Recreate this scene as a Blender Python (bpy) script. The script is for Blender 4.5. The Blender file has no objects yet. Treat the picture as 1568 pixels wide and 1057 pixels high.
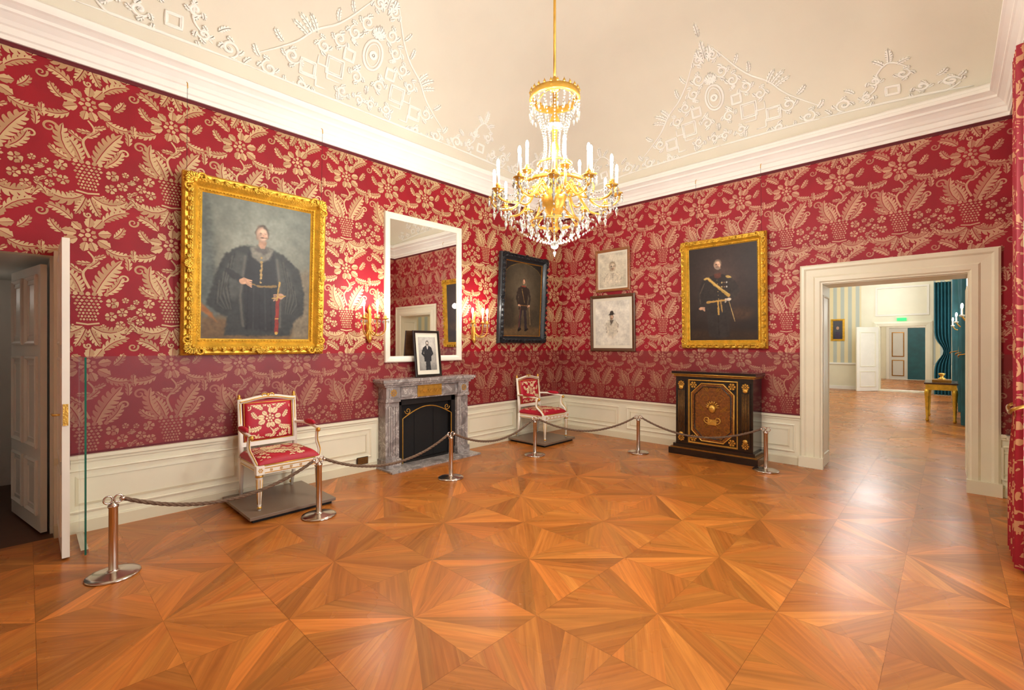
import bpy, numpy as np, math, random
from mathutils import Vector, Matrix
random.seed(7)
pi=math.pi
sc=bpy.context.scene
W=5.88; BK=-8.3; ZT=4.0; ZD=.66
# ------------------------------------------------------------ helpers
def lin(c):
    c=np.array(c,float)/255.
    return np.where(c<=.04045,c/12.92,((c+.055)/1.055)**2.4)
def nodes(name):
    m=bpy.data.materials.new(name); m.use_nodes=True
    nt=m.node_tree; b=nt.nodes['Principled BSDF']
    return m,nt,b
def mat(name,col,rough=.5,metal=0,var=.08,scale=8,bump=0,bscale=60,coat=0,spec=.5,alpha=1,stretch=None,trans=0):
    m,nt,b=nodes(name); N=nt.nodes; L=nt.links
    c=lin(col)
    tc=N.new('ShaderNodeTexCoord'); mp=N.new('ShaderNodeMapping'); L.new(tc.outputs['Object'],mp.inputs[0])
    if stretch: mp.inputs['Scale'].default_value=stretch
    nz=N.new('ShaderNodeTexNoise'); nz.inputs['Scale'].default_value=scale; nz.inputs['Detail'].default_value=4
    L.new(mp.outputs[0],nz.inputs['Vector'])
    r=N.new('ShaderNodeValToRGB'); r.color_ramp.elements[0].position=.3; r.color_ramp.elements[1].position=.7
    r.color_ramp.elements[0].color=(*np.clip(c*(1-var),0,1),1); r.color_ramp.elements[1].color=(*np.clip(c*(1+var),0,1),1)
    L.new(nz.outputs['Fac'],r.inputs[0]); L.new(r.outputs[0],b.inputs['Base Color'])
    b.inputs['Roughness'].default_value=rough; b.inputs['Metallic'].default_value=metal
    b.inputs['Coat Weight'].default_value=coat; b.inputs['Coat Roughness'].default_value=.15
    b.inputs['Specular IOR Level'].default_value=spec; b.inputs['Alpha'].default_value=alpha
    b.inputs['Transmission Weight'].default_value=trans
    if bump:
        n2=N.new('ShaderNodeTexNoise'); n2.inputs['Scale'].default_value=bscale; n2.inputs['Detail'].default_value=3
        L.new(mp.outputs[0],n2.inputs['Vector'])
        bp=N.new('ShaderNodeBump'); bp.inputs['Strength'].default_value=bump; bp.inputs['Distance'].default_value=.01
        L.new(n2.outputs['Fac'],bp.inputs['Height']); L.new(bp.outputs[0],b.inputs['Normal'])
    return m
def emis(name,col,st):
    m,nt,b=nodes(name); b.inputs['Base Color'].default_value=(*lin(col),1)
    b.inputs['Emission Color'].default_value=(*lin(col),1); b.inputs['Emission Strength'].default_value=st
    return m
def attr_mat(name,rough=.35,coat=.3,bump=.15,spec=.5):
    m,nt,b=nodes(name); N=nt.nodes; L=nt.links
    a=N.new('ShaderNodeAttribute'); a.attribute_name='Col'
    tc=N.new('ShaderNodeTexCoord'); nz=N.new('ShaderNodeTexNoise'); nz.inputs['Scale'].default_value=30; nz.inputs['Detail'].default_value=5
    L.new(tc.outputs['Object'],nz.inputs['Vector'])
    mx=N.new('ShaderNodeMix'); mx.data_type='RGBA'; mx.blend_type='OVERLAY'; mx.inputs['Factor'].default_value=.1
    L.new(a.outputs['Color'],mx.inputs['A']); L.new(nz.outputs['Fac'],mx.inputs['B'])
    L.new(mx.outputs['Result'],b.inputs['Base Color'])
    b.inputs['Roughness'].default_value=rough; b.inputs['Coat Weight'].default_value=coat; b.inputs['Coat Roughness'].default_value=.35
    b.inputs['Specular IOR Level'].default_value=spec
    bp=N.new('ShaderNodeBump'); bp.inputs['Strength'].default_value=bump; bp.inputs['Distance'].default_value=.004
    L.new(nz.outputs['Fac'],bp.inputs['Height']); L.new(bp.outputs[0],b.inputs['Normal'])
    return m
class MB:
    def __init__(s): s.v=[];s.f=[];s.m=[];s.s=[];s.mats=[]
    def mi(s,m):
        if m not in s.mats: s.mats.append(m)
        return s.mats.index(m)
    def add(s,vs,fs,m,sm=False):
        o=len(s.v); s.v+=[tuple(map(float,p)) for p in vs]; k=s.mi(m)
        for f in fs: s.f.append([o+i for i in f]); s.m.append(k); s.s.append(sm)
    def box(s,x0,x1,y0,y1,z0,z1,m):
        vs=[(x,y,z) for z in (z0,z1) for y in (y0,y1) for x in (x0,x1)]
        s.add(vs,[(0,2,3,1),(4,5,7,6),(0,1,5,4),(2,6,7,3),(0,4,6,2),(1,3,7,5)],m)
    def boxP(s,P,u0,u1,z0,z1,o0,o1,m):
        vs=[P(u,z,o) for o in (o0,o1) for z in (z0,z1) for u in (u0,u1)]
        s.add(vs,[(0,2,3,1),(4,5,7,6),(0,1,5,4),(2,6,7,3),(0,4,6,2),(1,3,7,5)],m)
    def poly(s,pts,m): s.add(pts,[tuple(range(len(pts)))],m)
    def lathe(s,c,prof,n,m,sm=True):
        vs=[];fs=[]
        for r,z in prof:
            for i in range(n):
                a=2*pi*i/n; vs.append((c[0]+r*math.cos(a),c[1]+r*math.sin(a),c[2]+z))
        for j in range(len(prof)-1):
            for i in range(n):
                k=(i+1)%n; fs.append((j*n+i,j*n+k,(j+1)*n+k,(j+1)*n+i))
        fs.append(tuple(range(n-1,-1,-1))); fs.append(tuple((len(prof)-1)*n+i for i in range(n)))
        s.add(vs,fs,m,sm)
    def ring(s,c,prof,n,m):
        vs=[];fs=[];K=len(prof)
        for r,z in prof:
            for i in range(n):
                a=2*pi*i/n; vs.append((c[0]+r*math.cos(a),c[1]+r*math.sin(a),c[2]+z))
        for j in range(K-1):
            for i in range(n):
                k=(i+1)%n; fs.append((j*n+i,j*n+k,(j+1)*n+k,(j+1)*n+i))
        s.add(vs,fs,m,True)
    def tube(s,pts,r,n,m,closed=False,flat=1.0,up=None):
        pts=[Vector(p) for p in pts]; K=len(pts)
        if not hasattr(r,'__len__'): r=[r]*K
        vs=[];fs=[];nn=None
        for i,p in enumerate(pts):
            a=pts[max(i-1,0)] if not closed else pts[i-1]; b=pts[min(i+1,K-1)] if not closed else pts[(i+1)%K]
            t=(b-a); 
            if t.length<1e-9: t=Vector((0,0,1))
            t.normalize()
            if nn is None:
                ref=Vector(up) if up else (Vector((0,0,1)) if abs(t.z)<.9 else Vector((1,0,0)))
                nn=t.cross(ref); 
                if nn.length<1e-6: nn=t.cross(Vector((0,1,0.1)))
            nn=(nn-t*nn.dot(t)); nn.normalize(); bb=t.cross(nn)
            for k in range(n):
                an=2*pi*k/n; vs.append(p+nn*(r[i]*math.cos(an))+bb*(r[i]*flat*math.sin(an)))
        R=K if closed else K-1
        for j in range(R):
            for k in range(n):
                k2=(k+1)%n; j2=(j+1)%K
                fs.append((j*n+k,j*n+k2,j2*n+k2,j2*n+k))
        if not closed:
            fs.append(tuple(range(n-1,-1,-1))); fs.append(tuple((K-1)*n+k for k in range(n)))
        s.add(vs,fs,m,True)
    def ell(s,c,r,m,nu=10,nv=6,rot=None):
        vs=[];fs=[]
        for j in range(nv+1):
            ph=pi*j/nv
            for i in range(nu):
                a=2*pi*i/nu
                q=Vector((r[0]*math.sin(ph)*math.cos(a),r[1]*math.sin(ph)*math.sin(a),r[2]*math.cos(ph)))
                if rot is not None: q=rot@q
                vs.append((c[0]+q[0],c[1]+q[1],c[2]+q[2]))
        for j in range(nv):
            for i in range(nu):
                k=(i+1)%nu; fs.append((j*nu+i,(j+1)*nu+i,(j+1)*nu+k,j*nu+k))
        s.add(vs,fs,m,True)
    def gem(s,c,r,h,m,n=5):
        vs=[(c[0],c[1],c[2]+h*.35)]+[(c[0]+r*math.cos(2*pi*i/n),c[1]+r*math.sin(2*pi*i/n),c[2]) for i in range(n)]+[(c[0],c[1],c[2]-h*.65)]
        fs=[(0,1+i,1+(i+1)%n) for i in range(n)]+[(n+1,1+(i+1)%n,1+i) for i in range(n)]
        s.add(vs,fs,m)
    def frame(s,P,u0,u1,z0,z1,prof,m,base=0):
        vs=[];fs=[];K=len(prof)
        for d,h in prof:
            for (u,z) in ((u0+d,z0+d),(u1-d,z0+d),(u1-d,z1-d),(u0+d,z1-d)): vs.append(P(u,z,base+h))
        for j in range(K-1):
            for i in range(4):
                k=(i+1)%4; fs.append((j*4+i,j*4+k,(j+1)*4+k,(j+1)*4+i))
        s.add(vs,fs,m)
    def obj(s,name,loc=(0,0,0),rot=0,parent=None,bevel=0,seg=2):
        me=bpy.data.meshes.new(name); me.from_pydata(s.v,[],s.f); 
        for m in s.mats: me.materials.append(m)
        me.polygons.foreach_set('material_index',s.m); me.polygons.foreach_set('use_smooth',s.s); me.update()
        if s.recalc:
            import bmesh
            bm=bmesh.new(); bm.from_mesh(me); bmesh.ops.recalc_face_normals(bm,faces=bm.faces[:]); bm.to_mesh(me); bm.free()
        o=bpy.data.objects.new(name,me); bpy.context.collection.objects.link(o)
        o.location=loc; o.rotation_euler=(0,0,rot)
        if parent: o.parent=parent
        if bevel:
            b=o.modifiers.new('bev','BEVEL'); b.width=bevel; b.segments=seg; b.limit_method='ANGLE'; b.angle_limit=math.radians(50)
        return o
    recalc=False
def empty(name,loc=(0,0,0)):
    e=bpy.data.objects.new(name,None); bpy.context.collection.objects.link(e); e.location=loc; e.empty_display_size=.1; return e
PL=lambda u,z,o:(o,u,z)
PR=lambda u,z,o:(u,-o,z)
PW=lambda u,z,o:(W-o,u,z)
PB=lambda u,z,o:(u,BK+o,z)
# ------------------------------------------------------------ materials
M_red=mat('red_damask_silk',(148,12,30),.5,0,.14,3,.15,250,spec=.35)
M_gold=mat('damask_gold_thread',(204,172,128),.48,.1,.1,5,.2,300)
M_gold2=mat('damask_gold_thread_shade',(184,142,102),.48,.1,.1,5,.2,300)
M_redR=mat('red_damask_silk_b',(152,20,38),.5,0,.12,3,.15,250,spec=.35)
M_goldR=mat('damask_gold_thread_b',(200,150,122),.48,.1,.1,5,.2,300)
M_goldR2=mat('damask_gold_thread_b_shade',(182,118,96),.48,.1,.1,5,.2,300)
M_redlo=mat('red_damask_painted_glare',(130,30,36),.4,0,.12,3,.15,250)  # lower silk: reflections of a protective glass sheet painted in as muted colour
M_goldlo=mat('damask_gold_painted_glare',(166,116,92),.42,.1,.1,5,.2,300)  # gold thread muted likewise, glass reflections put into its colour
M_goldlo2=mat('damask_gold_painted_glare_shade',(154,92,76),.42,.1,.1,5,.2,300)
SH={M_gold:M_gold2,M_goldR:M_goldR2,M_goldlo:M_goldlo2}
M_braid=mat('dark_red_braid',(96,8,24),.6)
M_cream=mat('cream_paint',(234,228,202),.35,0,.03,3)
M_cream2=mat('cream_paint_deep',(222,214,184),.35,0,.03,3)  # slightly darker cream for baseboards and inner panel mouldings
M_white=mat('white_plaster',(240,236,224),.6,0,.03,2,.1,40)
M_ceil=mat('ceiling_plaster',(230,223,206),.75,0,.035,1.2,.1,30)
M_stucco=mat('stucco_relief',(252,250,243),.6,0,.02,4)
M_giltF=mat('gilt_frame',(226,180,62),.33,.6,.2,14,.6,70)
M_gilt=mat('gilt_bronze',(214,166,74),.28,.7,.12,20,.2,90)
M_giltD=mat('gilt_dark',(160,112,44),.35,.7,.2,20)
M_black=mat('black_lacquer',(22,18,16),.2,0,.2,6,coat=.5)
M_iron=mat('black_iron',(30,28,27),.5,.3,.2,10)
M_dark=mat('flat_black',(14,12,11),.8)  # near-black for the firebox back and the set-back plinth base
M_chrome=mat('brushed_steel',(205,196,186),.18,1,.03,10)
M_rope=mat('hemp_rope',(112,88,68),.8,0,.25,60,.5,200)
M_crimson=mat('crimson_upholstery',(178,14,42),.5,0,.1,10,.15,300)
M_creamth=mat('cream_embroidery',(236,212,166),.5,0,.08,20)
M_cwhite=mat('chair_white_paint',(240,234,218),.35,0,.03,5)
M_frameblk=mat('dark_carved_frame',(34,38,42),.4,.1,.25,20,.4,60,coat=.2)
M_wood1=mat('honey_wood_frame',(150,94,50),.35,0,.15,6,stretch=(1,1,8))
M_wood2=mat('walnut_frame',(92,60,36),.35,0,.2,6,stretch=(1,1,8))
M_paper=mat('ivory_mat_board',(228,222,202),.7,0,.03)
M_candle=mat('candle_white',(245,240,228),.4,0,.02)
M_bulb=emis('bulb_glow',(255,246,228),26)
def crystal():
    m,nt,b=nodes('cut_crystal'); N=nt.nodes; L=nt.links
    b.inputs['Roughness'].default_value=.03; b.inputs['Transmission Weight'].default_value=.55; b.inputs['IOR'].default_value=1.5
    tc=N.new('ShaderNodeTexCoord'); nz=N.new('ShaderNodeTexNoise'); nz.inputs['Scale'].default_value=45; L.new(tc.outputs['Object'],nz.inputs['Vector'])
    r=N.new('ShaderNodeValToRGB'); e=r.color_ramp.elements; e[0].position=.35; e[0].color=(.30,.24,.17,1); e[1].position=.66; e[1].color=(.84,.84,.82,1)
    L.new(nz.outputs['Fac'],r.inputs[0]); L.new(r.outputs[0],b.inputs['Base Color']); return m
M_crys=crystal()
M_plinth=mat('brown_plinth',(122,102,84),.35,0,.05)
M_door=mat('grey_white_door',(214,212,204),.4,0,.03,3)
M_glass=mat('pane_glass',(190,225,215),.03,0,0,alpha=.10,spec=.6)
M_glassedge=mat('green_glass_edge',(30,110,90),.1,0,.1,alpha=.85)
M_teal=mat('teal_silk',(30,88,98),.5,0,.2,4)
M_tabletop=mat('marble_top',(70,50,40),.2)
def marble():
    m,nt,b=nodes('grey_marble'); N=nt.nodes;L=nt.links
    tc=N.new('ShaderNodeTexCoord'); nz=N.new('ShaderNodeTexNoise'); nz.inputs['Scale'].default_value=6; nz.inputs['Detail'].default_value=8; nz.inputs['Distortion'].default_value=1.4
    L.new(tc.outputs['Object'],nz.inputs['Vector'])
    r=N.new('ShaderNodeValToRGB'); e=r.color_ramp.elements
    e[0].position=.3; e[0].color=(*lin((118,110,106)),1); e[1].position=.75; e[1].color=(*lin((184,176,168)),1)
    k=e.new(.5); k.color=(*lin((154,146,142)),1); k=e.new(.525); k.color=(*lin((205,198,190)),1); k=e.new(.55); k.color=(*lin((150,143,139)),1)
    L.new(nz.outputs['Fac'],r.inputs[0]); L.new(r.outputs[0],b.inputs['Base Color']); b.inputs['Roughness'].default_value=.2
    return m
M_marble=marble()
def mirror_m():
    m,nt,b=nodes('mirror_silver'); b.inputs['Metallic'].default_value=1; b.inputs['Roughness'].default_value=.015
    N=nt.nodes; nz=N.new('ShaderNodeTexNoise'); nz.inputs['Scale'].default_value=1.5
    r=N.new('ShaderNodeValToRGB'); r.color_ramp.elements[0].color=(.84,.85,.83,1); r.color_ramp.elements[1].color=(.9,.9,.88,1)
    nt.links.new(nz.outputs['Fac'],r.inputs[0]); nt.links.new(r.outputs[0],b.inputs['Base Color'])
    return m
M_mirror=mirror_m()
def stripes():
    m,nt,b=nodes('striped_wallpaper'); N=nt.nodes;L=nt.links
    g=N.new('ShaderNodeNewGeometry'); s=N.new('ShaderNodeSeparateXYZ'); L.new(g.outputs['Position'],s.inputs[0])
    mu=N.new('ShaderNodeMath'); mu.operation='MULTIPLY'; mu.inputs[1].default_value=4.5; ad=N.new('ShaderNodeMath'); ad.operation='ADD'
    L.new(s.outputs['X'],ad.inputs[0]); L.new(s.outputs['Y'],ad.inputs[1]); L.new(ad.outputs[0],mu.inputs[0])
    fr=N.new('ShaderNodeMath'); fr.operation='FRACT'; L.new(mu.outputs[0],fr.inputs[0])
    r=N.new('ShaderNodeValToRGB'); r.color_ramp.interpolation='CONSTANT'; e=r.color_ramp.elements
    e[0].color=(*lin((228,214,172)),1); e[1].position=.5; e[1].color=(*lin((184,190,178)),1)
    L.new(fr.outputs[0],r.inputs[0]); L.new(r.outputs[0],b.inputs['Base Color']); b.inputs['Roughness'].default_value=.5
    return m
M_stripe=stripes()
def parquet():
    m,nt,b=nodes('oak_parquet'); N=nt.nodes;L=nt.links
    a=N.new('ShaderNodeAttribute'); a.attribute_name='Tone'
    uv=N.new('ShaderNodeUVMap'); mp=N.new('ShaderNodeMapping'); mp.inputs['Scale'].default_value=(2.0,40,1); L.new(uv.outputs[0],mp.inputs[0])
    nz=N.new('ShaderNodeTexNoise'); nz.inputs['Scale'].default_value=1; nz.inputs['Detail'].default_value=6; nz.inputs['Distortion'].default_value=.6; L.new(mp.outputs[0],nz.inputs['Vector'])
    r=N.new('ShaderNodeValToRGB'); e=r.color_ramp.elements
    e[0].position=.25;e[0].color=(.70,.64,.58,1); e[1].position=.7; e[1].color=(1.08,1.07,1.05,1)
    L.new(nz.outputs['Fac'],r.inputs[0])
    mx=N.new('ShaderNodeMix'); mx.data_type='RGBA'; mx.blend_type='MULTIPLY'; mx.inputs['Factor'].default_value=1
    L.new(a.outputs['Color'],mx.inputs['A']); L.new(r.outputs[0],mx.inputs['B']); L.new(mx.outputs['Result'],b.inputs['Base Color'])
    tc=N.new('ShaderNodeTexCoord'); n2=N.new('ShaderNodeTexNoise'); n2.inputs['Scale'].default_value=1.6; n2.inputs['Detail'].default_value=3; L.new(tc.outputs['Object'],n2.inputs['Vector'])
    mr=N.new('ShaderNodeMapRange'); mr.inputs['To Min'].default_value=.2; mr.inputs['To Max'].default_value=.36; L.new(n2.outputs['Fac'],mr.inputs['Value']); L.new(mr.outputs[0],b.inputs['Roughness'])
    b.inputs['Specular IOR Level'].default_value=.4
    bp=N.new('ShaderNodeBump'); bp.inputs['Strength'].default_value=.06; bp.inputs['Distance'].default_value=.004; L.new(nz.outputs['Fac'],bp.inputs['Height']); L.new(bp.outputs[0],b.inputs['Normal'])
    return m
M_parq=parquet()
# ------------------------------------------------------------ 2D ornament library
def leaf(cx,cy,ang,L,Wd,n=4,bend=0.,gap=.003):
    """serrated acanthus leaf, two half polygons"""
    S=40; pts=[(cx,cy)]; a=ang
    for i in range(S):
        a=ang+bend*(i+.5)/S; x,y=pts[-1]; pts.append((x+L/S*math.cos(a),y+L/S*math.sin(a)))
    def at(t):
        t=max(0,min(.9999,t)); i=int(t*S); f=t*S-i; x=pts[i][0]*(1-f)+pts[i+1][0]*f; y=pts[i][1]*(1-f)+pts[i+1][1]*f
        return x,y,ang+bend*t
    out=[]
    for sd in (1,-1):
        side=[]
        for i in range(n):
            for (dt,k) in ((0.0,.34),(.3,.72),(.62,1.0),(.95,1.12),(1.22,1.08),(1.08,.78),(1.0,.46)):
                t=(i+dt)/n*.86; env=math.sin(pi*(.12+.78*min(1,t)))**.8*Wd
                x,y,aa=at(t); w=env*k; side.append((x-sd*w*math.sin(aa),y+sd*w*math.cos(aa)))
        x,y,aa=at(.93); side.append((x-sd*Wd*.22*math.sin(aa),y+sd*Wd*.22*math.cos(aa)))
        tip=at(.9999)[:2]
        inner=[]
        for t in (.9,.7,.5,.3,.1,0):
            x,y,aa=at(t); inner.append((x-sd*gap*math.sin(aa),y+sd*gap*math.cos(aa)))
        out.append(side+[tip]+inner)
    return out
def ribbon(pts,w0,w1):
    l=[];r=[];K=len(pts)
    for i,(x,y) in enumerate(pts):
        a=pts[max(0,i-1)];b=pts[min(K-1,i+1)]; dx,dy=b[0]-a[0],b[1]-a[1]; d=math.hypot(dx,dy) or 1
        w=w0+(w1-w0)*i/(K-1); l.append((x-dy/d*w,y+dx/d*w)); r.append((x+dy/d*w,y-dx/d*w))
    return l+r[::-1]
def spiral(cx,cy,r0,turns,st,dr,n=22,r1=.15):
    return [(cx+r0*(1-(1-r1)*i/(n-1))*math.cos(st+dr*2*pi*turns*i/(n-1)),cy+r0*(1-(1-r1)*i/(n-1))*math.sin(st+dr*2*pi*turns*i/(n-1))) for i in range(n)]
def circ(cx,cy,r,n=10): return [(cx+r*math.cos(2*pi*i/n),cy+r*math.sin(2*pi*i/n)) for i in range(n)]
def flower(cx,cy,R,n=8,rot=0):
    out=[circ(cx,cy,R*.2)]
    for i in range(n):
        a=rot+2*pi*i/n; h=pi/n*.82
        P=[]
        for (rr,aa) in ((.3,-.45),(.62,-.95),(.85,-.9),(.98,-.5),(.93,0),(.98,.5),(.85,.9),(.62,.95),(.3,.45)):
            P.append((cx+R*rr*math.cos(a+aa*h),cy+R*rr*math.sin(a+aa*h)))
        out.append(P)
    return out
def peony(cx,cy,R,n=9,rot=0):
    out=[circ(cx,cy,R*.13,8)]
    for i in range(7):
        a=rot+2*pi*(i+.5)/7; out.append([(cx+R*r*math.cos(a+w),cy+R*r*math.sin(a+w)) for r,w in ((.18,-.18),(.34,-.34),(.42,0),(.34,.34),(.18,.18))])
    for i in range(n):
        a=rot+2*pi*i/n+.12*math.sin(i*2.3); h=pi/n*.90; k=1+.12*math.sin(i*1.7)
        for sg in (1,-1):
            P=[]
            for (rr,aa) in ((.46,.06),(.48,.5),(.62,.95),(.78,1.0),(.84,.7),(.92,.76),(.98,.4),(1.06,.05)):
                P.append((cx+R*k*rr*math.cos(a+sg*aa*h),cy+R*k*rr*math.sin(a+sg*aa*h)))
            out.append(P)
    return out
def rose(cx,cy,R): return flower(cx,cy,R,5,random.random()*6)
def catm(P,n=8):
    out=[]; P=[P[0]]+list(P)+[P[-1]]
    for i in range(1,len(P)-2):
        for k in range(n):
            t=k/n; out.append(tuple(.5*((2*P[i][d])+(-P[i-1][d]+P[i+1][d])*t+(2*P[i-1][d]-5*P[i][d]+4*P[i+1][d]-P[i+2][d])*t*t+(-P[i-1][d]+3*P[i][d]-3*P[i+1][d]+P[i+2][d])*t**3) for d in range(len(P[0]))))
    out.append(tuple(P[-2])); return out
CW=.588; CP=1.13
def damask():
    o=[]
    o+=peony(0,0,.150,9,.2)
    o+=leaf(-.10,.12,2.15,.20,.036,5,.9); o+=leaf(.10,.13,1.0,.22,.038,5,-.9)
    o+=leaf(-.165,.0,2.5,.13,.028,4,-.7); o+=leaf(.17,.0,.6,.13,.028,4,.8)
    o+=leaf(-.12,-.11,3.9,.19,.034,5,-1.2); o+=leaf(.12,-.11,5.5,.18,.034,5,1.2)
    o.append(ribbon(catm([(0,-.14),(.04,-.22),(-.03,-.33),(.01,-.46)]),.006,.010))
    for (x,y,a,l) in ((.03,-.2,.2,.10),(.02,-.24,3.4,.10),(-.01,-.29,.5,.12),(-.03,-.33,2.7,.12)): o+=leaf(x,y,a,l,.020,3,.5 if a<2 else -.5)
    o+=leaf(.05,-.5,1.22,.36,.062,7,-.35); o+=leaf(-.045,-.5,1.8,.22,.046,6,.45)
    o+=leaf(.12,-.5,.60,.20,.036,5,.8); o+=leaf(-.09,-.49,2.35,.30,.050,6,-1.1)
    o+=leaf(-.12,-.505,2.9,.16,.028,4,-.9)
    o.append(ribbon(spiral(-.235,-.27,.05,1.3,0,1),.010,.004)); o.append(ribbon(spiral(.245,-.36,.036,1.2,pi,-1),.008,.004))
    o+=leaf(-.27,-.20,1.9,.12,.024,3,-.5); o+=leaf(.27,-.28,1.4,.12,.024,3,.5)
    for j in range(8):
        z=-.54-.027*j; hw=.098-.0055*j; n=6
        for i in range(n):
            x=-hw+(i+.5+(.25 if j%2 else -.25))*2*hw/n; qx=hw/n*.86
            o.append([(x-qx,z),(x,z+.012),(x+qx,z),(x,z-.012)])
    for i in range(7):
        x=-.12+.04*i; o.append([(x-.017,-.515),(x-.012,-.495),(x,-.488),(x+.012,-.495),(x+.017,-.515),(x,-.525)])
    o.append(ribbon([(-.075,-.76),(0,-.772),(.075,-.76)],.007,.007))
    for (x,y,r) in ((-.17,-.57,.045),(-.225,-.65,.040),(-.155,-.69,.042),(-.235,-.74,.032),(.16,-.58,.047),(.23,-.66,.040),(.15,-.70,.043),(.215,-.77,.036),(.25,-.55,.026),(-.262,-.56,.024),(-.29,-.60,.018),(.1,-.79,.022),(-.1,-.79,.022),(.28,-.72,.02)):
        o+=rose(x,y,r)
    for (x,y,a) in ((-.27,-.62,3.0),(-.25,-.69,3.6),(.27,-.62,.2),(.26,-.74,-.5),(-.19,-.60,1.2),(.19,-.62,1.6),(-.2,-.78,4.2),(.18,-.8,5.3)): o+=leaf(x,y,a,.06,.014,2,.3)
    o+=leaf(-.03,-.79,4.05,.27,.050,6,-1.9); o+=leaf(.03,-.79,5.37,.27,.050,6,1.9)
    o+=leaf(-.015,-.81,4.45,.17,.032,5,-.3); o+=leaf(.015,-.81,4.97,.17,.032,5,.3)
    o+=leaf(-.25,-.84,1.9,.10,.022,3,.6); o+=leaf(.25,-.86,1.2,.10,.022,3,-.6)
    o.append(ribbon(spiral(-.285,-.97,.040,1.3,.5,-1),.008,.004)); o.append(ribbon(spiral(.0,-.955,.026,1.3,2.6,1),.007,.004))
    return o
random.seed(3)
DM=damask()
def clip(poly,ax,val,keep_gt):
    out=[];n=len(poly)
    for i in range(n):
        a=poly[i];b=poly[(i+1)%n]; ia=(a[ax]>=val)==keep_gt; ib=(b[ax]>=val)==keep_gt
        if ia: out.append(a)
        if ia!=ib:
            t=(val-a[ax])/((b[ax]-a[ax]) or 1e-9); out.append(tuple(a[k]+(b[k]-a[k])*t for k in range(2)))
    return out
def cliprect(p,u0,u1,z0,z1):
    xs=[q[0] for q in p]; ys=[q[1] for q in p]
    if max(xs)<=u0 or min(xs)>=u1 or max(ys)<=z0 or min(ys)>=z1: return None
    if min(xs)<u0: p=clip(p,0,u0,True)
    if max(xs)>u1: p=clip(p,0,u1,False)
    if not p: return None
    if min(ys)<z0: p=clip(p,1,z0,True)
    if p and max(ys)>z1: p=clip(p,1,z1,False)
    return p if len(p)>2 else None
def fabric(mb,P,u0,u1,z0,z1,anchor,red,gold,za=3.68,off=.003):
    mb.add([P(u0,z0,off),P(u1,z0,off),P(u1,z1,off),P(u0,z1,off)],[(0,1,2,3)],red)
    k0=int(math.floor((u0-anchor)/CW))-1; k1=int(math.ceil((u1-anchor)/CW))+1
    g2=SH[gold]
    for k in range(k0,k1+1):
        for j in range(-1,4):
            uu=anchor+k*CW; zz=za-j*CP; par=.00001*(k%2)+.00002*(j%2)
            if zz+.4<z0 or zz-1.15>z1: continue
            for i,p in enumerate(DM):
                qq=cliprect([(x+uu,y+zz) for x,y in p],u0,u1,z0,z1)
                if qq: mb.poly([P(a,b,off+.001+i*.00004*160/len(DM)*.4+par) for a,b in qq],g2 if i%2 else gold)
def fabric_pad(mb,G,hw,hh,cu,cv,s,m,ofs=(0,0)):
    c=0
    for k in (-1,0,1):
        for j in (-1,0,1):
            for p in DM:
                qq=cliprect([((x+k*CW)*s+cu,(y+j*CP)*s+cv) for x,y in p],-hw,hw,-hh,hh)
                if qq: c+=1; mb.poly([G(a,b,.0025+.00002*(c%60)) for a,b in qq],m)
# ------------------------------------------------------------ walls
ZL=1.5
def wall(name,P,solids,fabs,anchor,thick,red,gold,braids,plast=M_cream):
    mb=MB()
    for r in solids: mb.boxP(P,*r,-thick,0,plast)
    for (u0,u1,z0,z1) in fabs:
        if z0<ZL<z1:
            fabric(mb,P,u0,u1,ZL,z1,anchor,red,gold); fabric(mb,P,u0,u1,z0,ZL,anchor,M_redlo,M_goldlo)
        else: fabric(mb,P,u0,u1,z0,z1,anchor,red,gold)
    for b in braids: mb.boxP(P,*b,.002,.012,M_braid)
    return mb.obj(name)
def wainscot(name,P,spans):
    mb=MB()
    for (u0,u1,n) in spans:
        mb.boxP(P,u0,u1,.0,ZD-.05,0,.022,M_cream)
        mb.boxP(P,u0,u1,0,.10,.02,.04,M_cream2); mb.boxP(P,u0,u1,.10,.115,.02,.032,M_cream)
        mb.boxP(P,u0,u1,ZD-.06,ZD-.03,.0,.035,M_cream); mb.boxP(P,u0,u1,ZD-.03,ZD,.0,.055,M_cream)
        w=(u1-u0)/n
        for i in range(n):
            a=u0+i*w+.07; b=u0+(i+1)*w-.07
            mb.frame(P,a,b,.17,.54,[(0,.0),(.0,.012),(.012,.016),(.022,.006),(.03,.006),(.03,0)],M_cream,base=.022)
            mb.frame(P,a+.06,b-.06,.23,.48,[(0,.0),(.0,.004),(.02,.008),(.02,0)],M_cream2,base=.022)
    return mb.obj(name)
DO=(-7.85,-6.93,2.34)
wall('wall_left',PL,[(BK,DO[0],0,ZT+.4),(DO[0],DO[1],DO[2],ZT+.4),(DO[1],.0,0,ZT+.4)],
     [(BK,DO[0],ZD,ZT),(DO[0],DO[1],DO[2],ZT),(DO[1],0,ZD,ZT)],-6.72,.12,M_red,M_gold,
     [(BK,0,ZT-.035,ZT),(DO[1],0,ZD,ZD+.015)])
wainscot('trim_1',PL,[(DO[1],-3.97,2),(-2.53,0,2),(BK,DO[0],1)])
wall('wall_right',PR,[(0,4.2,0,ZT+.4),(4.2,5.54,2.38,ZT+.4),(5.54,W+.3,0,ZT+.4)],
     [(0,3.98,ZD,ZT),(3.98,5.77,2.62,ZT),(5.77,W,ZD,ZT)],2.62,.5,M_redR,M_goldR,
     [(0,W,ZT-.035,ZT),(0,3.98,ZD,ZD+.015)])
wainscot('trim_2',PR,[(0,3.97,3),(5.79,W,1)])
WN=[(-3.3,-2.0),(-6.1,-4.8)]; ZW0,ZW1=.5,3.3
sol=[];us=[BK,-6.1,-4.8,-3.3,-2.0,.0]
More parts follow.
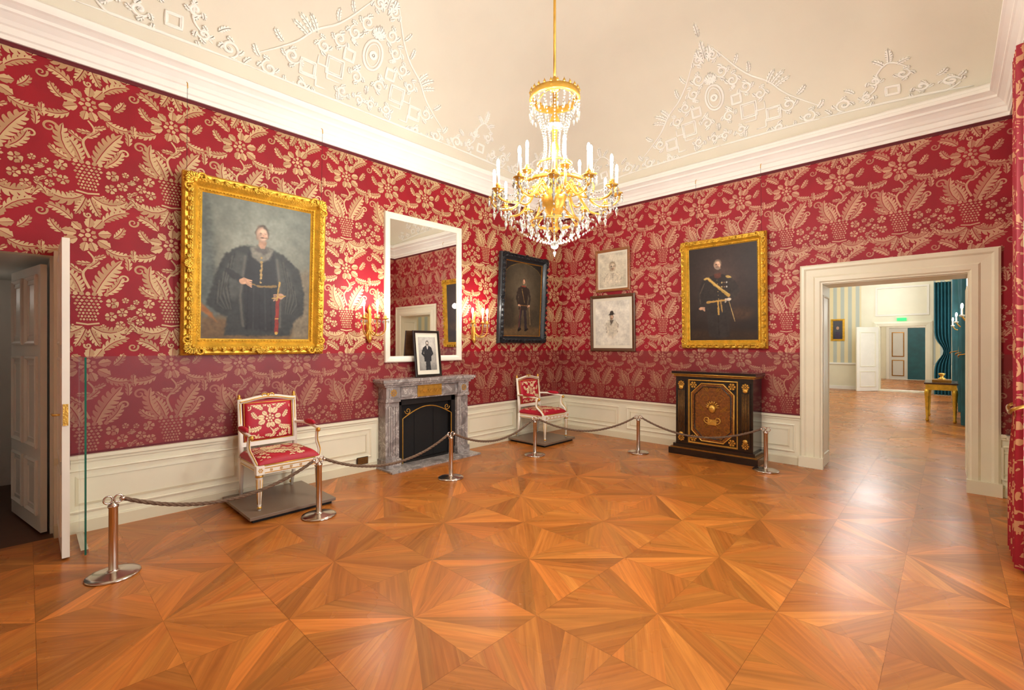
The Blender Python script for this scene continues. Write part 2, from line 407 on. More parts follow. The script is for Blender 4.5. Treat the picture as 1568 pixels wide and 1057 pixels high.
for i in range(5):
    a,b=us[i],us[i+1]
    if i%2==0: sol.append((a,b,0,ZT+.4))
    else: sol+= [(a,b,0,ZW0),(a,b,ZW1,ZT+.4)]
fb=[]
for (a,b,c,d) in sol:
    if d>ZW0+.1: fb.append((a,b,max(c,ZD),ZT))
wall('wall_window_side',PW,sol,fb,-.3,.4,M_redR,M_goldR,[(BK,0,ZT-.035,ZT)])
wainscot('trim_3',PW,[(-2.0,0,1),(-4.8,-3.3,1),(BK,-6.1,1)])
wall('wall_back',PB,[(-.1,W+.3,0,ZT+.4)],[(0,W,ZD,ZT)],.3,.3,M_red,M_gold,[(0,W,ZT-.035,ZT)])
wainscot('trim_4',PB,[(0,W,3)])
for i,(a,b) in enumerate(WN):
    mb=MB()
    mb.frame(PW,a,b,ZW0,ZW1,[(0,-.2),(0,-.14),(.07,-.14),(.07,-.2)],M_white)
    c=(a+b)/2; mb.boxP(PW,c-.03,c+.03,ZW0,ZW1,-.2,-.15,M_white)
    for z in (1.2,1.9,2.6): mb.boxP(PW,a,b,z-.02,z+.02,-.19,-.16,M_white)
    mb.boxP(PW,a,b,ZW0,ZW1,-.185,-.18,M_glass)
    mb.frame(PW,a-.08,b+.08,ZW0-.08,ZW1+.08,[(0,0),(0,.03),(.03,.04),(.08,.02),(.08,0)],M_cream)
    mb.obj('window_%d'%(i+1))
mb=MB()
prof=[(.008,4.0),(.03,4.0),(.03,4.035),(.045,4.045),(.045,4.10),(.06,4.11),(.075,4.14),(.11,4.18),(.125,4.19),(.125,4.215),(.16,4.24),(.18,4.25),(.18,4.285),(.15,4.30),(.15,4.33),(.11,4.36),(.0,4.37)]
vs=[];fs=[]
for d,z in prof:
    for x,y in ((d,-d),(W-d,-d),(W-d,BK+d),(d,BK+d)): vs.append((x,y,z))
for j in range(len(prof)-1):
    for i in range(4): k=(i+1)%4; fs.append((j*4+i,j*4+k,(j+1)*4+k,(j+1)*4+i))
mb.add(vs,fs,M_stucco); mb.obj('trim_5')
RX=2.75; RY=2.9; Z0=4.3; HV=2.1
def q(e):
    e=min(max(e,0),1); return math.sqrt(max(0,1-(1-e)**2))
def zc(x,y): 
    return Z0+HV*q(min(x,W-x)/RX)*q(min(-y,y-BK)/RY)
mb=MB(); nx,ny=70,90; vs=[];fs=[]
for j in range(ny+1):
    y=BK*(1-math.cos(pi*j/ny))/2
    for i in range(nx+1):
        x=W*(1-math.cos(pi*i/nx))/2; vs.append((x,y,zc(x,y)))
for j in range(ny):
    for i in range(nx): a=j*(nx+1)+i; fs.append((a,a+1,a+nx+2,a+nx+1))
mb.add(vs,fs,M_ceil,True); mb.obj('ceiling')
# stucco relief on the coves
def cove(side,uc,s,v,off):
    th=v/2.3
    if side=='L':
        x=RX*(1-math.cos(th)); y=uc+s
    else:
        y=-RY*(1-math.cos(th)); x=uc+s
    x=min(max(x,.02),W-.02); y=min(max(y,BK+.02),-.02)
    e=.01; gx=(zc(x+e,y)-zc(x-e,y))/(2*e); gy=(zc(x,y+e)-zc(x,y-e))/(2*e)
    n=Vector((gx,gy,-1)).normalized()
    return Vector((x,y,zc(x,y)))+n*off
def relief(mb,side,uc,lim):
    def st(pts,r=.011,closed=False,rr=None):
        r*=1.3
        for sg in (1,-1):
            P=[(sg*s,v) for s,v in pts]
            if any(abs(s)>lim-.15 for s,v in P): continue
            K=len(P); rad=[r]*K if closed else [r*(1.0-.55*abs(2*i/(K-1)-1)**2) for i in range(K)]
            mb.tube([cove(side,uc,s,v,.008) for s,v in P],rad,7,M_stucco,closed)
    def relief_poly(poly,sg):
        c=(sum(p[0] for p in poly)/len(poly),sum(p[1] for p in poly)/len(poly))
        n=len(poly)
        base=[cove(side,uc,sg*s,v,.001) for s,v in poly]
        top=[cove(side,uc,sg*(c[0]+(s-c[0])*.90),c[1]+(v-c[1])*.90,.024) for s,v in poly]
        mb.add(base+top,[tuple(range(n,2*n))]+[(i,(i+1)%n,n+(i+1)%n,n+i) for i in range(n)],M_stucco)
    def lf(*a):
        for poly in leaf(*a):
            for sg in (1,-1):
                if any(abs(s)>lim-.1 for s,v in poly): continue
                relief_poly(poly,sg)
    def fl(cx,cy,R,n=6):
        if abs(cx)+R>lim-.1: return
        for poly in flower(cx,cy,R,n):
            for sg in (1,-1): relief_poly(poly,sg)
    def scroll(cx,cy,r,turns,st0,dr):
        P=spiral(cx,cy,r,turns,st0,dr,24); st(P,.013)
        for k,t in enumerate((.0,.16,.32,.48)):
            i=int(t*23); x,y=P[i]; x2,y2=P[i+1]; ta=math.atan2(y2-y,x2-x)
            lf(x,y,ta-dr*.9,.5*r+.04,.020+.06*r,3,dr*.8)
        fl(cx,cy,r*.22,5)
    def strap(P,closed=True):
        Q=[];n=len(P)
        for i in range(n if closed else n-1):
            a=P[i];b=P[(i+1)%n]
            for k in range(4): Q.append((a[0]+(b[0]-a[0])*k/4,a[1]+(b[1]-a[1])*k/4))
        if not closed: Q.append(P[-1])
        st(Q,.010,closed)
        c=(sum(p[0] for p in P)/n,sum(p[1] for p in P)/n)
        if closed: st([(c[0]+(x-c[0])*.78,c[1]+(y-c[1])*.78) for x,y in Q],.006,True)
    def sq(cx,cy,r,rot): strap([(cx+r*math.cos(rot+pi/2*i),cy+r*math.sin(rot+pi/2*i)) for i in range(4)])
    st([(.12*math.sin(t),.98+.17*math.cos(t)) for t in np.linspace(0,2*pi,24)[:-1]],.013,True)
    st([(.085*math.sin(t),.98+.13*math.cos(t)) for t in np.linspace(0,2*pi,24)[:-1]],.007,True)
    fl(0,.98,.055,7)
    for k in range(5): lf(0,1.17,pi/2-.5*k/4*2+.0,.16-.015*k,.02,3,-.2)
    for a in ((.16,1.28,.085,1.4,pi,1),(.10,1.52,.065,1.4,0,-1),(.27,1.12,.08,1.4,pi/2,-1),(.42,.98,.08,1.4,pi,1),(.15,.66,.08,1.4,0,1),(.58,.83,.075,1.4,pi/2,-1),(.9,.58,.09,1.4,pi,1),(1.12,.34,.085,1.4,pi/2,-1),(.3,.42,.07,1.4,pi,1),(.78,.3,.07,1.4,0,-1),(.08,.4,.06,1.3,0,1)): scroll(*a)
    for cx,cy,r in ((.42,.66,.14),(.72,.52,.12),(.28,.86,.09)): sq(cx,cy,r,pi/4)
    strap([(.34,.5),(.5,.5),(.5,.62),(.62,.62),(.62,.72)],False); strap([(.5,.36),(.62,.36),(.62,.46),(.8,.46)],False)
    st(catm([(0,.27),(.25,.23),(.5,.27),(.85,.19),(1.25,.22)]),.012)
    st(catm([(.12,1.6),(.24,1.42),(.36,1.25),(.5,1.1),(.7,.95),(.86,.76),(1.05,.6),(1.25,.45)]),.010)
    for a in ((0,1.5,1.57,.24,.04,5,0),(.03,1.45,1.1,.22,.035,4,.5),(.0,1.78,1.57,.18,.03,4,0),(.68,.93,1.2,.2,.03,4,-.5),(.72,.9,.9,.24,.032,4,-.5),(.76,.86,.6,.22,.03,4,-.4),(.48,1.14,1.2,.15,.026,4,.5),(1.0,.68,.5,.16,.03,4,.6),(.12,.82,-1.0,.14,.026,3,.5),(1.22,.42,.7,.14,.03,4,.8),(0,.5,1.57,.12,.03,3,0),(.34,.28,1.2,.12,.024,3,.5),(.62,.24,1.3,.1,.02,3,-.5),(.95,.24,1.2,.1,.02,3,.4),(.2,1.0,.2,.12,.022,3,.5),(.33,1.3,.8,.14,.024,3,.6)): lf(*a)
    b0=1.45
    while b0<lim-.4:
        st(catm([(b0-.1,.26),(b0+.3,.22),(b0+.7,.22),(b0+.98,.27),(b0+1.1,.40)]),.012)
        st(catm([(b0-.2,.16),(b0+.5,.14),(b0+1.2,.16)]),.008)
        for a in ((b0+1.02,.44,.08,1.4,0,1),(b0+.05,.38,.09,1.4,-pi/2,-1),(b0+.62,.66,.07,1.3,pi/2,-1),(b0+.36,.62,.06,1.3,pi,1),(b0+.78,.42,.07,1.3,pi,1),(b0+.28,.42,.06,1.3,0,-1)): scroll(*a)
        st(catm([(b0+.2,.36),(b0+.36,.5),(b0+.38,.7),(b0+.5,.84),(b0+.66,.76)]),.010)
        sq(b0+.52,.44,.09,pi/4)
        for a in ((b0+.5,.84,1.5,.2,.034,5,.2),(b0+.46,.8,2.2,.16,.028,4,.5),(b0+.56,.8,.8,.16,.028,4,-.5),(b0+1.08,.5,.9,.14,.026,4,.5),(b0+.16,.5,2.2,.14,.026,4,.6),(b0+.9,.56,.5,.16,.028,4,.9),(b0+.3,.24,1.0,.1,.02,3,.4),(b0+.7,.24,2.0,.1,.02,3,-.4),(b0-.08,.28,2.0,.12,.024,3,.5)): lf(*a)
        b0+=1.3
mb=MB(); relief(mb,'L',-4.15,4.1); relief(mb,'R',2.94,2.9); mb.obj('trim_6')
# ------------------------------------------------------------ parquet floor
def parquet_floor():
    T=1.02; ox,oy=3.63-T/2,-5.01-T/2
    V=[];F=[];tone=[];UV=[]
    rects=[(0,W,BK,.0),(4.2,5.54,0,.5),(1.5,5.95,.5,13.4),(3.6,4.85,13.4,13.7),(2.0,6.0,13.7,21)]
    h=T/2; k=h*.414
    tris=[]
    cor=[(h,h),(-h,h),(-h,-h),(h,-h)]; ax=[(k,0),(0,k),(-k,0),(0,-k)]; mid=[(h,0),(0,h),(-h,0),(0,-h)]
    for i in range(4):
        C=cor[i]; A=ax[i]; B=ax[(i+1)%4]
        g=math.atan2(C[1],C[0])
        tris.append(([(0,0),A,C],g,0)); tris.append(([(0,0),C,B],g,1))
        tris.append(([A,mid[i],C],math.atan2(C[1]-A[1],C[0]-A[0]),2)); tris.append(([B,C,mid[(i+1)%4]],math.atan2(C[1]-B[1],C[0]-B[0]),3))
    base=lin((186,114,48))
    def em(poly,g,to):
        if len(poly)<3: return
        cx=sum(p[0] for p in poly)/len(poly); cy=sum(p[1] for p in poly)/len(poly)
        o=len(V); ru,rv=random.random()*50,random.random()*50
        for x,y in poly:
            d=math.hypot(x-cx,y-cy) or 1; s=max(0,1-.0008/d)
            X=cx+(x-cx)*s;Y=cy+(y-cy)*s
            V.append((X,Y,0)); UV.append((X*math.cos(g)+Y*math.sin(g)+ru,-X*math.sin(g)+Y*math.cos(g)+rv))
        F.append(list(range(o,o+len(poly)))); tone.append(to)
    for (x0,x1,y0,y1) in rects:
        big=y0>=.5
        for i in range(int((x0-ox)/T)-2,int((x1-ox)/T)+2):
            for j in range(int((y0-oy)/T)-2,int((y1-oy)/T)+2):
                cx=ox+(i+.5)*T; cy=oy+(j+.5)*T
                if cx<x0-T or cx>x1+T or cy<y0-T or cy>y1+T: continue
                tj=random.uniform(.94,1.06)
                for (tr,g,kind) in tris:
                    P=[(cx+x,cy+y) for x,y in tr]; G=g
                    kt={0:1.10,1:.88,2:1.0,3:.95}[kind]*random.uniform(.78,1.18)*tj
                    nx_,ny_=-math.sin(G),math.cos(G)
                    ds=[p[0]*nx_+p[1]*ny_ for p in P]; lo,hi=min(ds),max(ds); n=1 if big else max(1,int(round((hi-lo)/.07)))
                    for s in range(n):
                        a0=lo+(hi-lo)*s/n; a1=lo+(hi-lo)*(s+1)/n
                        R=[(p[0]*nx_+p[1]*ny_,p[0]*ny_-p[1]*nx_) for p in P]
                        R=clip(R,0,a0-1e-7,True); R=clip(R,0,a1+1e-7,False) if R else R
                        if not R or len(R)<3: continue
                        Q=[(u*nx_+v*ny_,u*ny_-v*nx_) for u,v in R]
                        Q=cliprect(Q,x0,x1,y0,y1)
                        if not Q: continue
                        t=kt*random.uniform(.9,1.08); hue=random.uniform(-.06,.06)
                        em(Q,G,(base[0]*t*(1+hue*.4),base[1]*t*(1-hue),base[2]*t*(1-hue*1.5),1))
    me=bpy.data.meshes.new('floor'); me.from_pydata(V,[],F)
    at=me.attributes.new('Tone','FLOAT_COLOR','FACE'); at.data.foreach_set('color',np.array(tone,dtype=np.float32).ravel())
    uv=me.uv_layers.new(name='UVMap'); li=np.zeros(len(me.loops),dtype=np.int32); me.loops.foreach_get('vertex_index',li)
    uv.data.foreach_set('uv',np.array(UV,dtype=np.float32)[li].ravel())
    me.materials.append(M_parq)
    o=bpy.data.objects.new('floor',me); bpy.context.collection.objects.link(o)
    m2=mat('parquet_joint',(80,44,18),.5)
    mb=MB(); mb.box(-2.5,6.3,BK-.3,21.2,-.1,-.0015,m2); b=mb.obj('floor_subbase'); b.parent=o
parquet_floor()
# ------------------------------------------------------------ door casing right + reveal
mb=MB()
def casing(P,u0,u1,z1,wd,sgn=1):
    pr=[(0,0.008),(0,.035),(.02,.05),(.05,.05),(.07,.035),(.15,.03),(.17,.045),(wd-.03,.045),(wd-.015,.03),(wd,.03),(wd,.002)]
    vs=[];fs=[]
    for d,h in pr:
        for (u,z) in ((u0+d,0),(u0+d,z1-d),(u1-d,z1-d),(u1-d,0)): vs.append(P(u,z,h))
    for j in range(len(pr)-1):
        for i in range(3): fs.append((j*4+i,j*4+i+1,(j+1)*4+i+1,(j+1)*4+i))
    mb.add(vs,fs,M_cream)
casing(PR,3.96,5.79,2.64,.25)
for x in (3.95,5.79-.26): mb.box(x,x+.27,-.07,-.001,0,.14,M_cream)
mb.obj('trim_7')
mb=MB()
mb.frame(lambda u,z,o:(4.2+o,u,z),.06,.44,.15,2.25,[(0,0.001),(0,.008),(.02,.012),(.03,0.001)],M_cream)
mb.frame(lambda u,z,o:(5.54-o,u,z),.06,.44,.15,2.25,[(0,0.001),(0,.008),(.02,.012),(.03,0.001)],M_cream)
mb.obj('trim_8')
mb=MB()
mb.box(-2.4,-.12,-6.95,-6.85,0,2.6,M_door); mb.box(-2.4,-.12,-7.95,-7.87,0,2.6,M_door); mb.box(-2.5,-2.4,-7.95,-6.85,0,2.6,M_door); mb.box(-2.5,-.12,-7.95,-6.85,2.34,2.5,M_door)
mb.obj('wall_passage')
def panel_leaf(name,P,w,off=.02):
    mb=MB(); mb.boxP(P,0,w,.02,2.28,-.02,.02,M_door)
    for a,b in ((.08,w/2-.05),(w/2+.05,w-.08)):
        for c,d in ((.15,.62),(.72,1.5),(1.6,2.2)):
            mb.frame(P,a,b,c,d,[(0,0),(0,.014),(.015,.02),(.035,.004),(.035,0)],M_door,base=.02)
            mb.frame(P,a+.06,b-.06,c+.06,d-.06,[(0,0),(0,.006),(.015,.008),(.02,0)],M_door,base=.02)
    return mb.obj(name)
Pd=lambda u,z,o:(-.14-u*math.cos(.19)+o*math.sin(.19), -6.985-u*math.sin(.19)-o*math.cos(.19), z)
panel_leaf('door_2',Pd,.95)
mb=MB()
mb.box(.02,.63,-6.905,-6.862,.015,2.40,M_cwhite)
Pj=lambda u,z,o:(u,-6.862+o,z)
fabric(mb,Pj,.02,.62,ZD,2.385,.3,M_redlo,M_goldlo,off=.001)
Pi=lambda u,z,o:(u,-6.905-o,z)
for c,d in ((.15,.62),(.72,1.5),(1.6,2.3)): mb.frame(Pi,.1,.55,c,d,[(0,0),(0,.006),(.015,.01),(.03,0)],M_cwhite)
mb.box(.622,.64,-6.9,-6.87,1.0,1.16,M_gilt); mb.tube([(.60,-6.915,1.08),(.60,-6.95,1.08),(.52,-6.955,1.08)],.008,6,M_gilt)
mb.box(.008,.03,-6.93,-6.905,0,2.38,M_cwhite)
mb.obj('door_3')
mb=MB(); mb.box(.06,.66,-6.782,-6.774,.01,1.5,M_glass); mb.box(.66,.666,-6.784,-6.772,.01,1.5,M_glassedge); mb.box(.06,.66,-6.784,-6.772,1.5,1.506,M_glassedge); mb.box(.1,.6,-6.80,-6.756,0,.03,M_chrome)
mb.obj('glass_partition')
# ------------------------------------------------------------ paintings
M_canvas=attr_mat('oil_canvas',.5,.12,.12,.3)
M_print=attr_mat('paper_print',.6,0,.02,.3)
def sdpoly(X,Y,P):
    d=np.full(X.shape,1e9); s=np.ones(X.shape); n=len(P)
    for i in range(n):
        ax,ay=P[i]; bx,by=P[i-1]; ex,ey=bx-ax,by-ay; wx,wy=X-ax,Y-ay
        t=np.clip((wx*ex+wy*ey)/(ex*ex+ey*ey+1e-12),0,1); dx,dy=wx-ex*t,wy-ey*t; d=np.minimum(d,dx*dx+dy*dy)
        c1=Y>=ay;c2=Y<by;c3=ex*wy>ey*wx
        fl=(c1&c2&c3)|(~c1&~c2&~c3); s=np.where(fl,-s,s)
    return s*np.sqrt(d)
def paint(name,P,u0,u1,z0,z1,off,bgfun,shapes,m,parent,n=190):
    asp=(z1-z0)/(u1-u0); nx=n; ny=int(n*asp)
    gx=np.linspace(0,1,nx); gy=np.linspace(0,1,ny); X,Y=np.meshgrid(gx,gy); 
    rs=np.random.RandomState(5); C=bgfun(X,Y); Yv=Y*asp
    def blur(a,k):
        for _ in range(k): a=(a+np.roll(a,1,0)+np.roll(a,-1,0)+np.roll(a,1,1)+np.roll(a,-1,1))/5
        return a
    nz=blur(rs.rand(ny,nx),12); nz=(nz-nz.mean())/(nz.std()+1e-6)
    n3=blur(rs.rand(ny,nx),160); n3=(n3-n3.mean())/(n3.std()+1e-6)
    C=C*(1+.02*nz[...,None]+.03*n3[...,None])
    for sh in shapes:
        k=sh[0]
        if k=='e':
            _,cx,cy,rx,ry,rot,col,so=sh; cy=cy*asp; x=X-cx;y=Yv-cy; c,s=math.cos(rot),math.sin(rot)
            xr=(x*c+y*s)/rx; yr=(-x*s+y*c)/ry; d=(np.sqrt(xr*xr+yr*yr)-1)*min(rx,ry)
        elif k=='p':
            _,pts,col,so=sh; d=sdpoly(X,Yv,[(a,b*asp) for a,b in pts])
        else:
            _,pts,wd,col,so=sh; d=np.full(X.shape,1e9)
            for i in range(len(pts)-1):
                ax,ay=pts[i][0],pts[i][1]*asp; bx,by=pts[i+1][0],pts[i+1][1]*asp; ex,ey=bx-ax,by-ay
                t=np.clip(((X-ax)*ex+(Yv-ay)*ey)/(ex*ex+ey*ey+1e-12),0,1); d=np.minimum(d,np.hypot(X-ax-ex*t,Yv-ay-ey*t))
            d=d-wd
        a=np.clip(.5-(d+.003*nz*min(1,so/.012))/so,0,1)[...,None]; a=a*a*(3-2*a)
        C=C*(1-a)+np.array(col,float)*a*(1+.04*nz[...,None]+.04*n3[...,None])
    C=lin(np.clip(C,0,255))
    vs=[P(u0+(u1-u0)*a,z0+(z1-z0)*b,off) for b in gy for a in gx]
    fs=[(j*nx+i,j*nx+i+1,(j+1)*nx+i+1,(j+1)*nx+i) for j in range(ny-1) for i in range(nx-1)]
    me=bpy.data.meshes.new(name); me.from_pydata(vs,[],fs)
    at=me.color_attributes.new('Col','FLOAT_COLOR','POINT'); A=np.ones((ny*nx,4),dtype=np.float32); A[:,:3]=C.reshape(-1,3); at.data.foreach_set('color',A.ravel())
    me.materials.append(m); o=bpy.data.objects.new(name,me); bpy.context.collection.objects.link(o); o.parent=parent; return o
def bg(c0,c1,c2=None,vign=.35):
    def f(X,Y):
        t=Y[...,None]; C=np.array(c0)*(1-t)+np.array(c1)*t
        r=np.hypot(X-.5,Y-.6)[...,None]; 
        if c2 is not None: g=np.exp(-r*r/.08); C=C*(1-g)+np.array(c2)*g
        return C*(1-vign*np.clip(r*1.4,0,1)**2)
    return f
def gilt_frame(name,P,u0,u1,z0,z1,fw,m,parent,rich=True,dp=.09):
    mb=MB()
    mb.frame(P,u0,u1,z0,z1,[(0,0),(0,dp*.55),(fw*.12,dp*.8),(fw*.25,dp*.75),(fw*.35,dp),(fw*.5,dp*1.05),(fw*.62,dp*.8),(fw*.75,dp*.55),(fw*.85,dp*.6),(fw*.92,dp*.45),(fw,dp*.35),(fw,.01)],m)
    if rich:
        def run(a,b,fix,horiz,inner):
            L=b-a; n=int(L/(.026 if not inner else .03))
            for i in range(n+1):
                t=a+L*i/n; r=.010 if not inner else .008
                c=P(t,fix,dp*(1.0 if not inner else .55)) if horiz else P(fix,t,dp*(1.0 if not inner else .55))
                mb.ell(c,(r*1.2,)*3,m,7,4)
        for inner,dd in ((False,fw*.45),(True,fw*.86),(True,fw*.1)):
            run(u0+dd,u1-dd,z0+dd,True,inner);run(u0+dd,u1-dd,z1-dd,True,inner);run(z0+dd,z1-dd,u0+dd,False,inner);run(z0+dd,z1-dd,u1-dd,False,inner)
        def plant(u,z,ang,L,wd,bend):
            # carved leaf: raised bevelled halves
            for poly in leaf(u,z,ang,L,wd,4,bend,.001):
                n=len(poly); c=(sum(p[0] for p in poly)/n,sum(p[1] for p in poly)/n)
                ba=[P(x,y,dp*.85) for x,y in poly]; tp=[P(c[0]+(x-c[0])*.7,c[1]+(y-c[1])*.7,dp*1.22) for x,y in poly]
                mb.add(ba+tp,[tuple(range(n,2*n))]+[(i,(i+1)%n,n+(i+1)%n,n+i) for i in range(n)],m)
        def runleaf(ax,a,b,fix):
            n=max(4,int((b-a)/.085))
            for i in range(n):
                t=a+(b-a)*(i+.5)/n
                for sd in (1,-1):
                    if ax=='u': plant(t,fix,(0 if t>(a+b)/2 else pi)+sd*.5,.055,.012,-sd*.6)
                    else: plant(fix,t,(pi/2 if t>(a+b)/2 else -pi/2)+sd*.5,.055,.012,-sd*.6)
        for zf in (z0+fw*.33,z1-fw*.33): runleaf('u',u0+fw,u1-fw,zf)
        for uf in (u0+fw*.33,u1-fw*.33): runleaf('z',z0+fw,z1-fw,uf)
        def cart(u,z,sc_,ang,outer):
            # shell fan with a pair of C scrolls
            for k in range(7):
                a=ang+(k-3)*.42; plant(u,z,a,sc_*(1.05-.07*abs(k-3)),sc_*.16,0)
            for s in (1,-1):
                pts=[(u+sc_*(x*math.cos(ang)-s*y*math.sin(ang)),z+sc_*(x*math.sin(ang)+s*y*math.cos(ang))) for x,y in spiral(-.1,.75,.42,1.3,-1.2,1,14)]
                mb.tube([P(x,y,dp*1.08) for x,y in pts],[sc_*.13*(1-.5*i/13) for i in range(14)],6,m)
            mb.ell(P(u,z,dp*1.15),(sc_*.22,)*3,m,8,5)
        for u,su in ((u0+fw*.55,-1),(u1-fw*.55,1)):
            for z,sz in ((z0+fw*.55,-1),(z1-fw*.55,1)): cart(u,z,fw*.62,math.atan2(sz,su),1)
        cart((u0+u1)/2,z0+fw*.4,fw*.42,-pi/2,0);cart((u0+u1)/2,z1-fw*.4,fw*.42,pi/2,0)
        for t in (.5,):
            cart(u0+fw*.4,z0+(z1-z0)*t,fw*.42,pi,0);cart(u1-fw*.4,z0+(z1-z0)*t,fw*.42,0,0)
    mb.recalc=True
    return mb.obj('frame',parent=parent)
def wires(P,us,z,parent,off=.05):
    mb=MB()
    for u in us: mb.tube([P(u,z,off),P(u,4.06,.05)],.0018,4,M_iron); mb.tube([P(u,4.02,.06),P(u,4.07,.05),P(u,4.09,.02)],.005,5,M_gilt)
    mb.obj('hanging_wire',parent=parent)
def tilt(P,z0,k): return lambda u,z,o:P(u,z,o+.012+(z-z0)*k)
skin=(206,160,128)
def face(cx,cy,r,sk,hair,beard=None,look=1,so=.012,asp=1.35):
    k=1/asp
    o=[('e',cx,cy+r*.16*k,r*1.04,r*1.30,0,hair,so*1.6),('e',cx,cy-r*.12*k,r*.84,r*1.12,0,sk,so*1.8),
       ('e',cx-look*r*.5,cy-r*.1*k,r*.34,r*.9,0,tuple(c*.80 for c in sk),so*3),('e',cx+look*r*.15,cy+r*.42*k,r*.42,r*.22,0,tuple(min(255,c*1.06) for c in sk),so*2.4),('e',cx+look*r*.30,cy-r*.28*k,r*.2,r*.16,0,tuple(min(255,c*a) for c,a in zip(sk,(1.02,.9,.86))),so*2.4)]
    if beard: o+=[('e',cx,cy-r*.82*k,r*.66,r*.45,0,beard,so*2.4),('e',cx,cy-r*.50*k,r*.42,r*.12,0,beard,so*1.2)]
    dk=tuple(c*.42 for c in sk)
    for s in (-1,1): o+=[('e',cx+s*r*.36+look*r*.05,cy+r*.11*k,r*.22,r*.13,0,tuple(c*.74 for c in sk),so*1.6),('e',cx+s*r*.36+look*r*.05,cy+r*.08*k,r*.13,r*.055,0,dk,so*.7),('l',[(cx+s*r*.2+look*r*.05,cy+r*.24*k),(cx+s*r*.54+look*r*.05,cy+r*.25*k)],r*.025,tuple(c*.55 for c in sk),so*.8)]
    o+=[('l',[(cx+look*r*.06,cy+r*.08*k),(cx+look*r*.16,cy-r*.28*k)],r*.05,tuple(c*.82 for c in sk),so),('e',cx+look*r*.06,cy-r*.60*k,r*.20,r*.045,0,(150,84,72),so*.8)]
    return o
def hand(x,y,s,col,d=1):
    o=[('e',x,y,.035*s,.026*s,0,col,.01)]
    for k in range(4): o.append(('l',[(x+d*.02*s,y+.012*s-.008*s*k),(x+d*.06*s,y+.006*s-.013*s*k)],.006*s,tuple(c*(1-.04*k) for c in col),.006))
    return o
# 1 big portrait
E=empty('framed_portrait_painting')
a0,a1,b0,b1=-6.07,-4.69,1.50,3.26; P1=tilt(PL,b0,.05); fw=.165
gilt_frame('f',P1,a0,a1,b0,b1,fw,M_giltF,E)
S=[('p',[(0,0),(.14,0),(.12,.5),(.05,1),(0,1)],(84,92,88),.10),('p',[(0,0),(1,0),(1,.12),(0,.16)],(104,82,54),.08),('p',[(.82,.0),(1,0),(1,.55),(.8,.5)],(118,108,88),.1),
 ('p',[(.42,.68),(.32,.665),(.2,.6),(.12,.45),(.05,.25),(.12,.2),(.22,.16),(.2,.03),(.8,.03),(.84,.14),(.93,.2),(.94,.36),(.88,.54),(.72,.64),(.6,.68)],(50,52,50),.03),
 ('p',[(.3,.62),(.2,.5),(.14,.32),(.28,.28),(.4,.42),(.42,.6)],(70,72,68),.06),('p',[(.64,.62),(.78,.54),(.86,.36),(.76,.24),(.6,.42)],(64,65,61),.06),
 ('p',[(.4,.64),(.35,.42),(.38,.08),(.66,.06),(.68,.42),(.63,.64)],(36,36,38),.04)]
for i in range(9):
    S.append(('l',[(.28-.018*i,.62-.03*i),(.22-.012*i,.4-.02*i),(.26-.01*i,.22)],.004,(86,86,78) if i%2 else (42,43,42),.02))
    S.append(('l',[(.7+.02*i,.62-.035*i),(.76+.015*i,.42-.02*i),(.74+.01*i,.2)],.004,(80,80,72) if i%2 else (42,43,42),.02))
for i in range(5): S.append(('l',[(.40+.05*i,.4),(.39+.058*i,.08)],.004,(58,58,58) if i%2 else (26,26,28),.02))
S+=[('l',[(.37,.6),(.33,.3),(.36,.1)],.01,(92,90,82),.025),('l',[(.66,.6),(.7,.35),(.7,.1)],.01,(88,86,78),.025),
 ('p',[(.41,.67),(.43,.60),(.5,.565),(.59,.59),(.63,.67),(.52,.70)],(120,117,106),.03),('e',.52,.655,.055,.035,0,(90,86,80),.03),('e',.52,.70,.034,.05,0,(190,148,120),.012)]
S+=face(.52,.775,.060,(212,174,148),(80,70,60),None,1,.013)+[('e',.525,.748,.022,.005,0,(110,88,72),.010)]
S+=[('l',[(.52,.55),(.51,.42)],.006,(160,132,80),.012)]+[('e',.515,.60-.03*i,.009,.009,0,(180,150,92),.008) for i in range(7)]
S+=[('l',[(.36,.42),(.5,.39),(.66,.40)],.009,(140,112,62),.012),('l',[(.24,.48),(.33,.43)],.03,(44,45,45),.02)]+hand(.36,.42,1.15,skin,1)+hand(.7,.33,1.05,skin,-1)
S+=[('l',[(.665,.06),(.675,.3)],.019,(128,38,28),.01),('l',[(.665,.3),(.69,.43)],.008,(190,152,80),.008),('l',[(.62,.31),(.75,.335)],.006,(190,152,80),.008),('l',[(.655,.16),(.69,.16)],.005,(190,150,70),.006),('e',.665,.05,.016,.016,0,(190,150,70),.008),('p',[(.1,.18),(.0,.26),(.0,.2),(.14,.12)],(150,96,48),.03)]
paint('canvas',P1,a0+fw-.01,a1-fw+.01,b0+fw-.01,b1-fw+.01,.03,bg((110,104,86),(130,138,128),(148,152,138),.25),S,M_canvas,E,n=270)
wires(P1,(a0+.03,a1-.06),b1,E,.06)
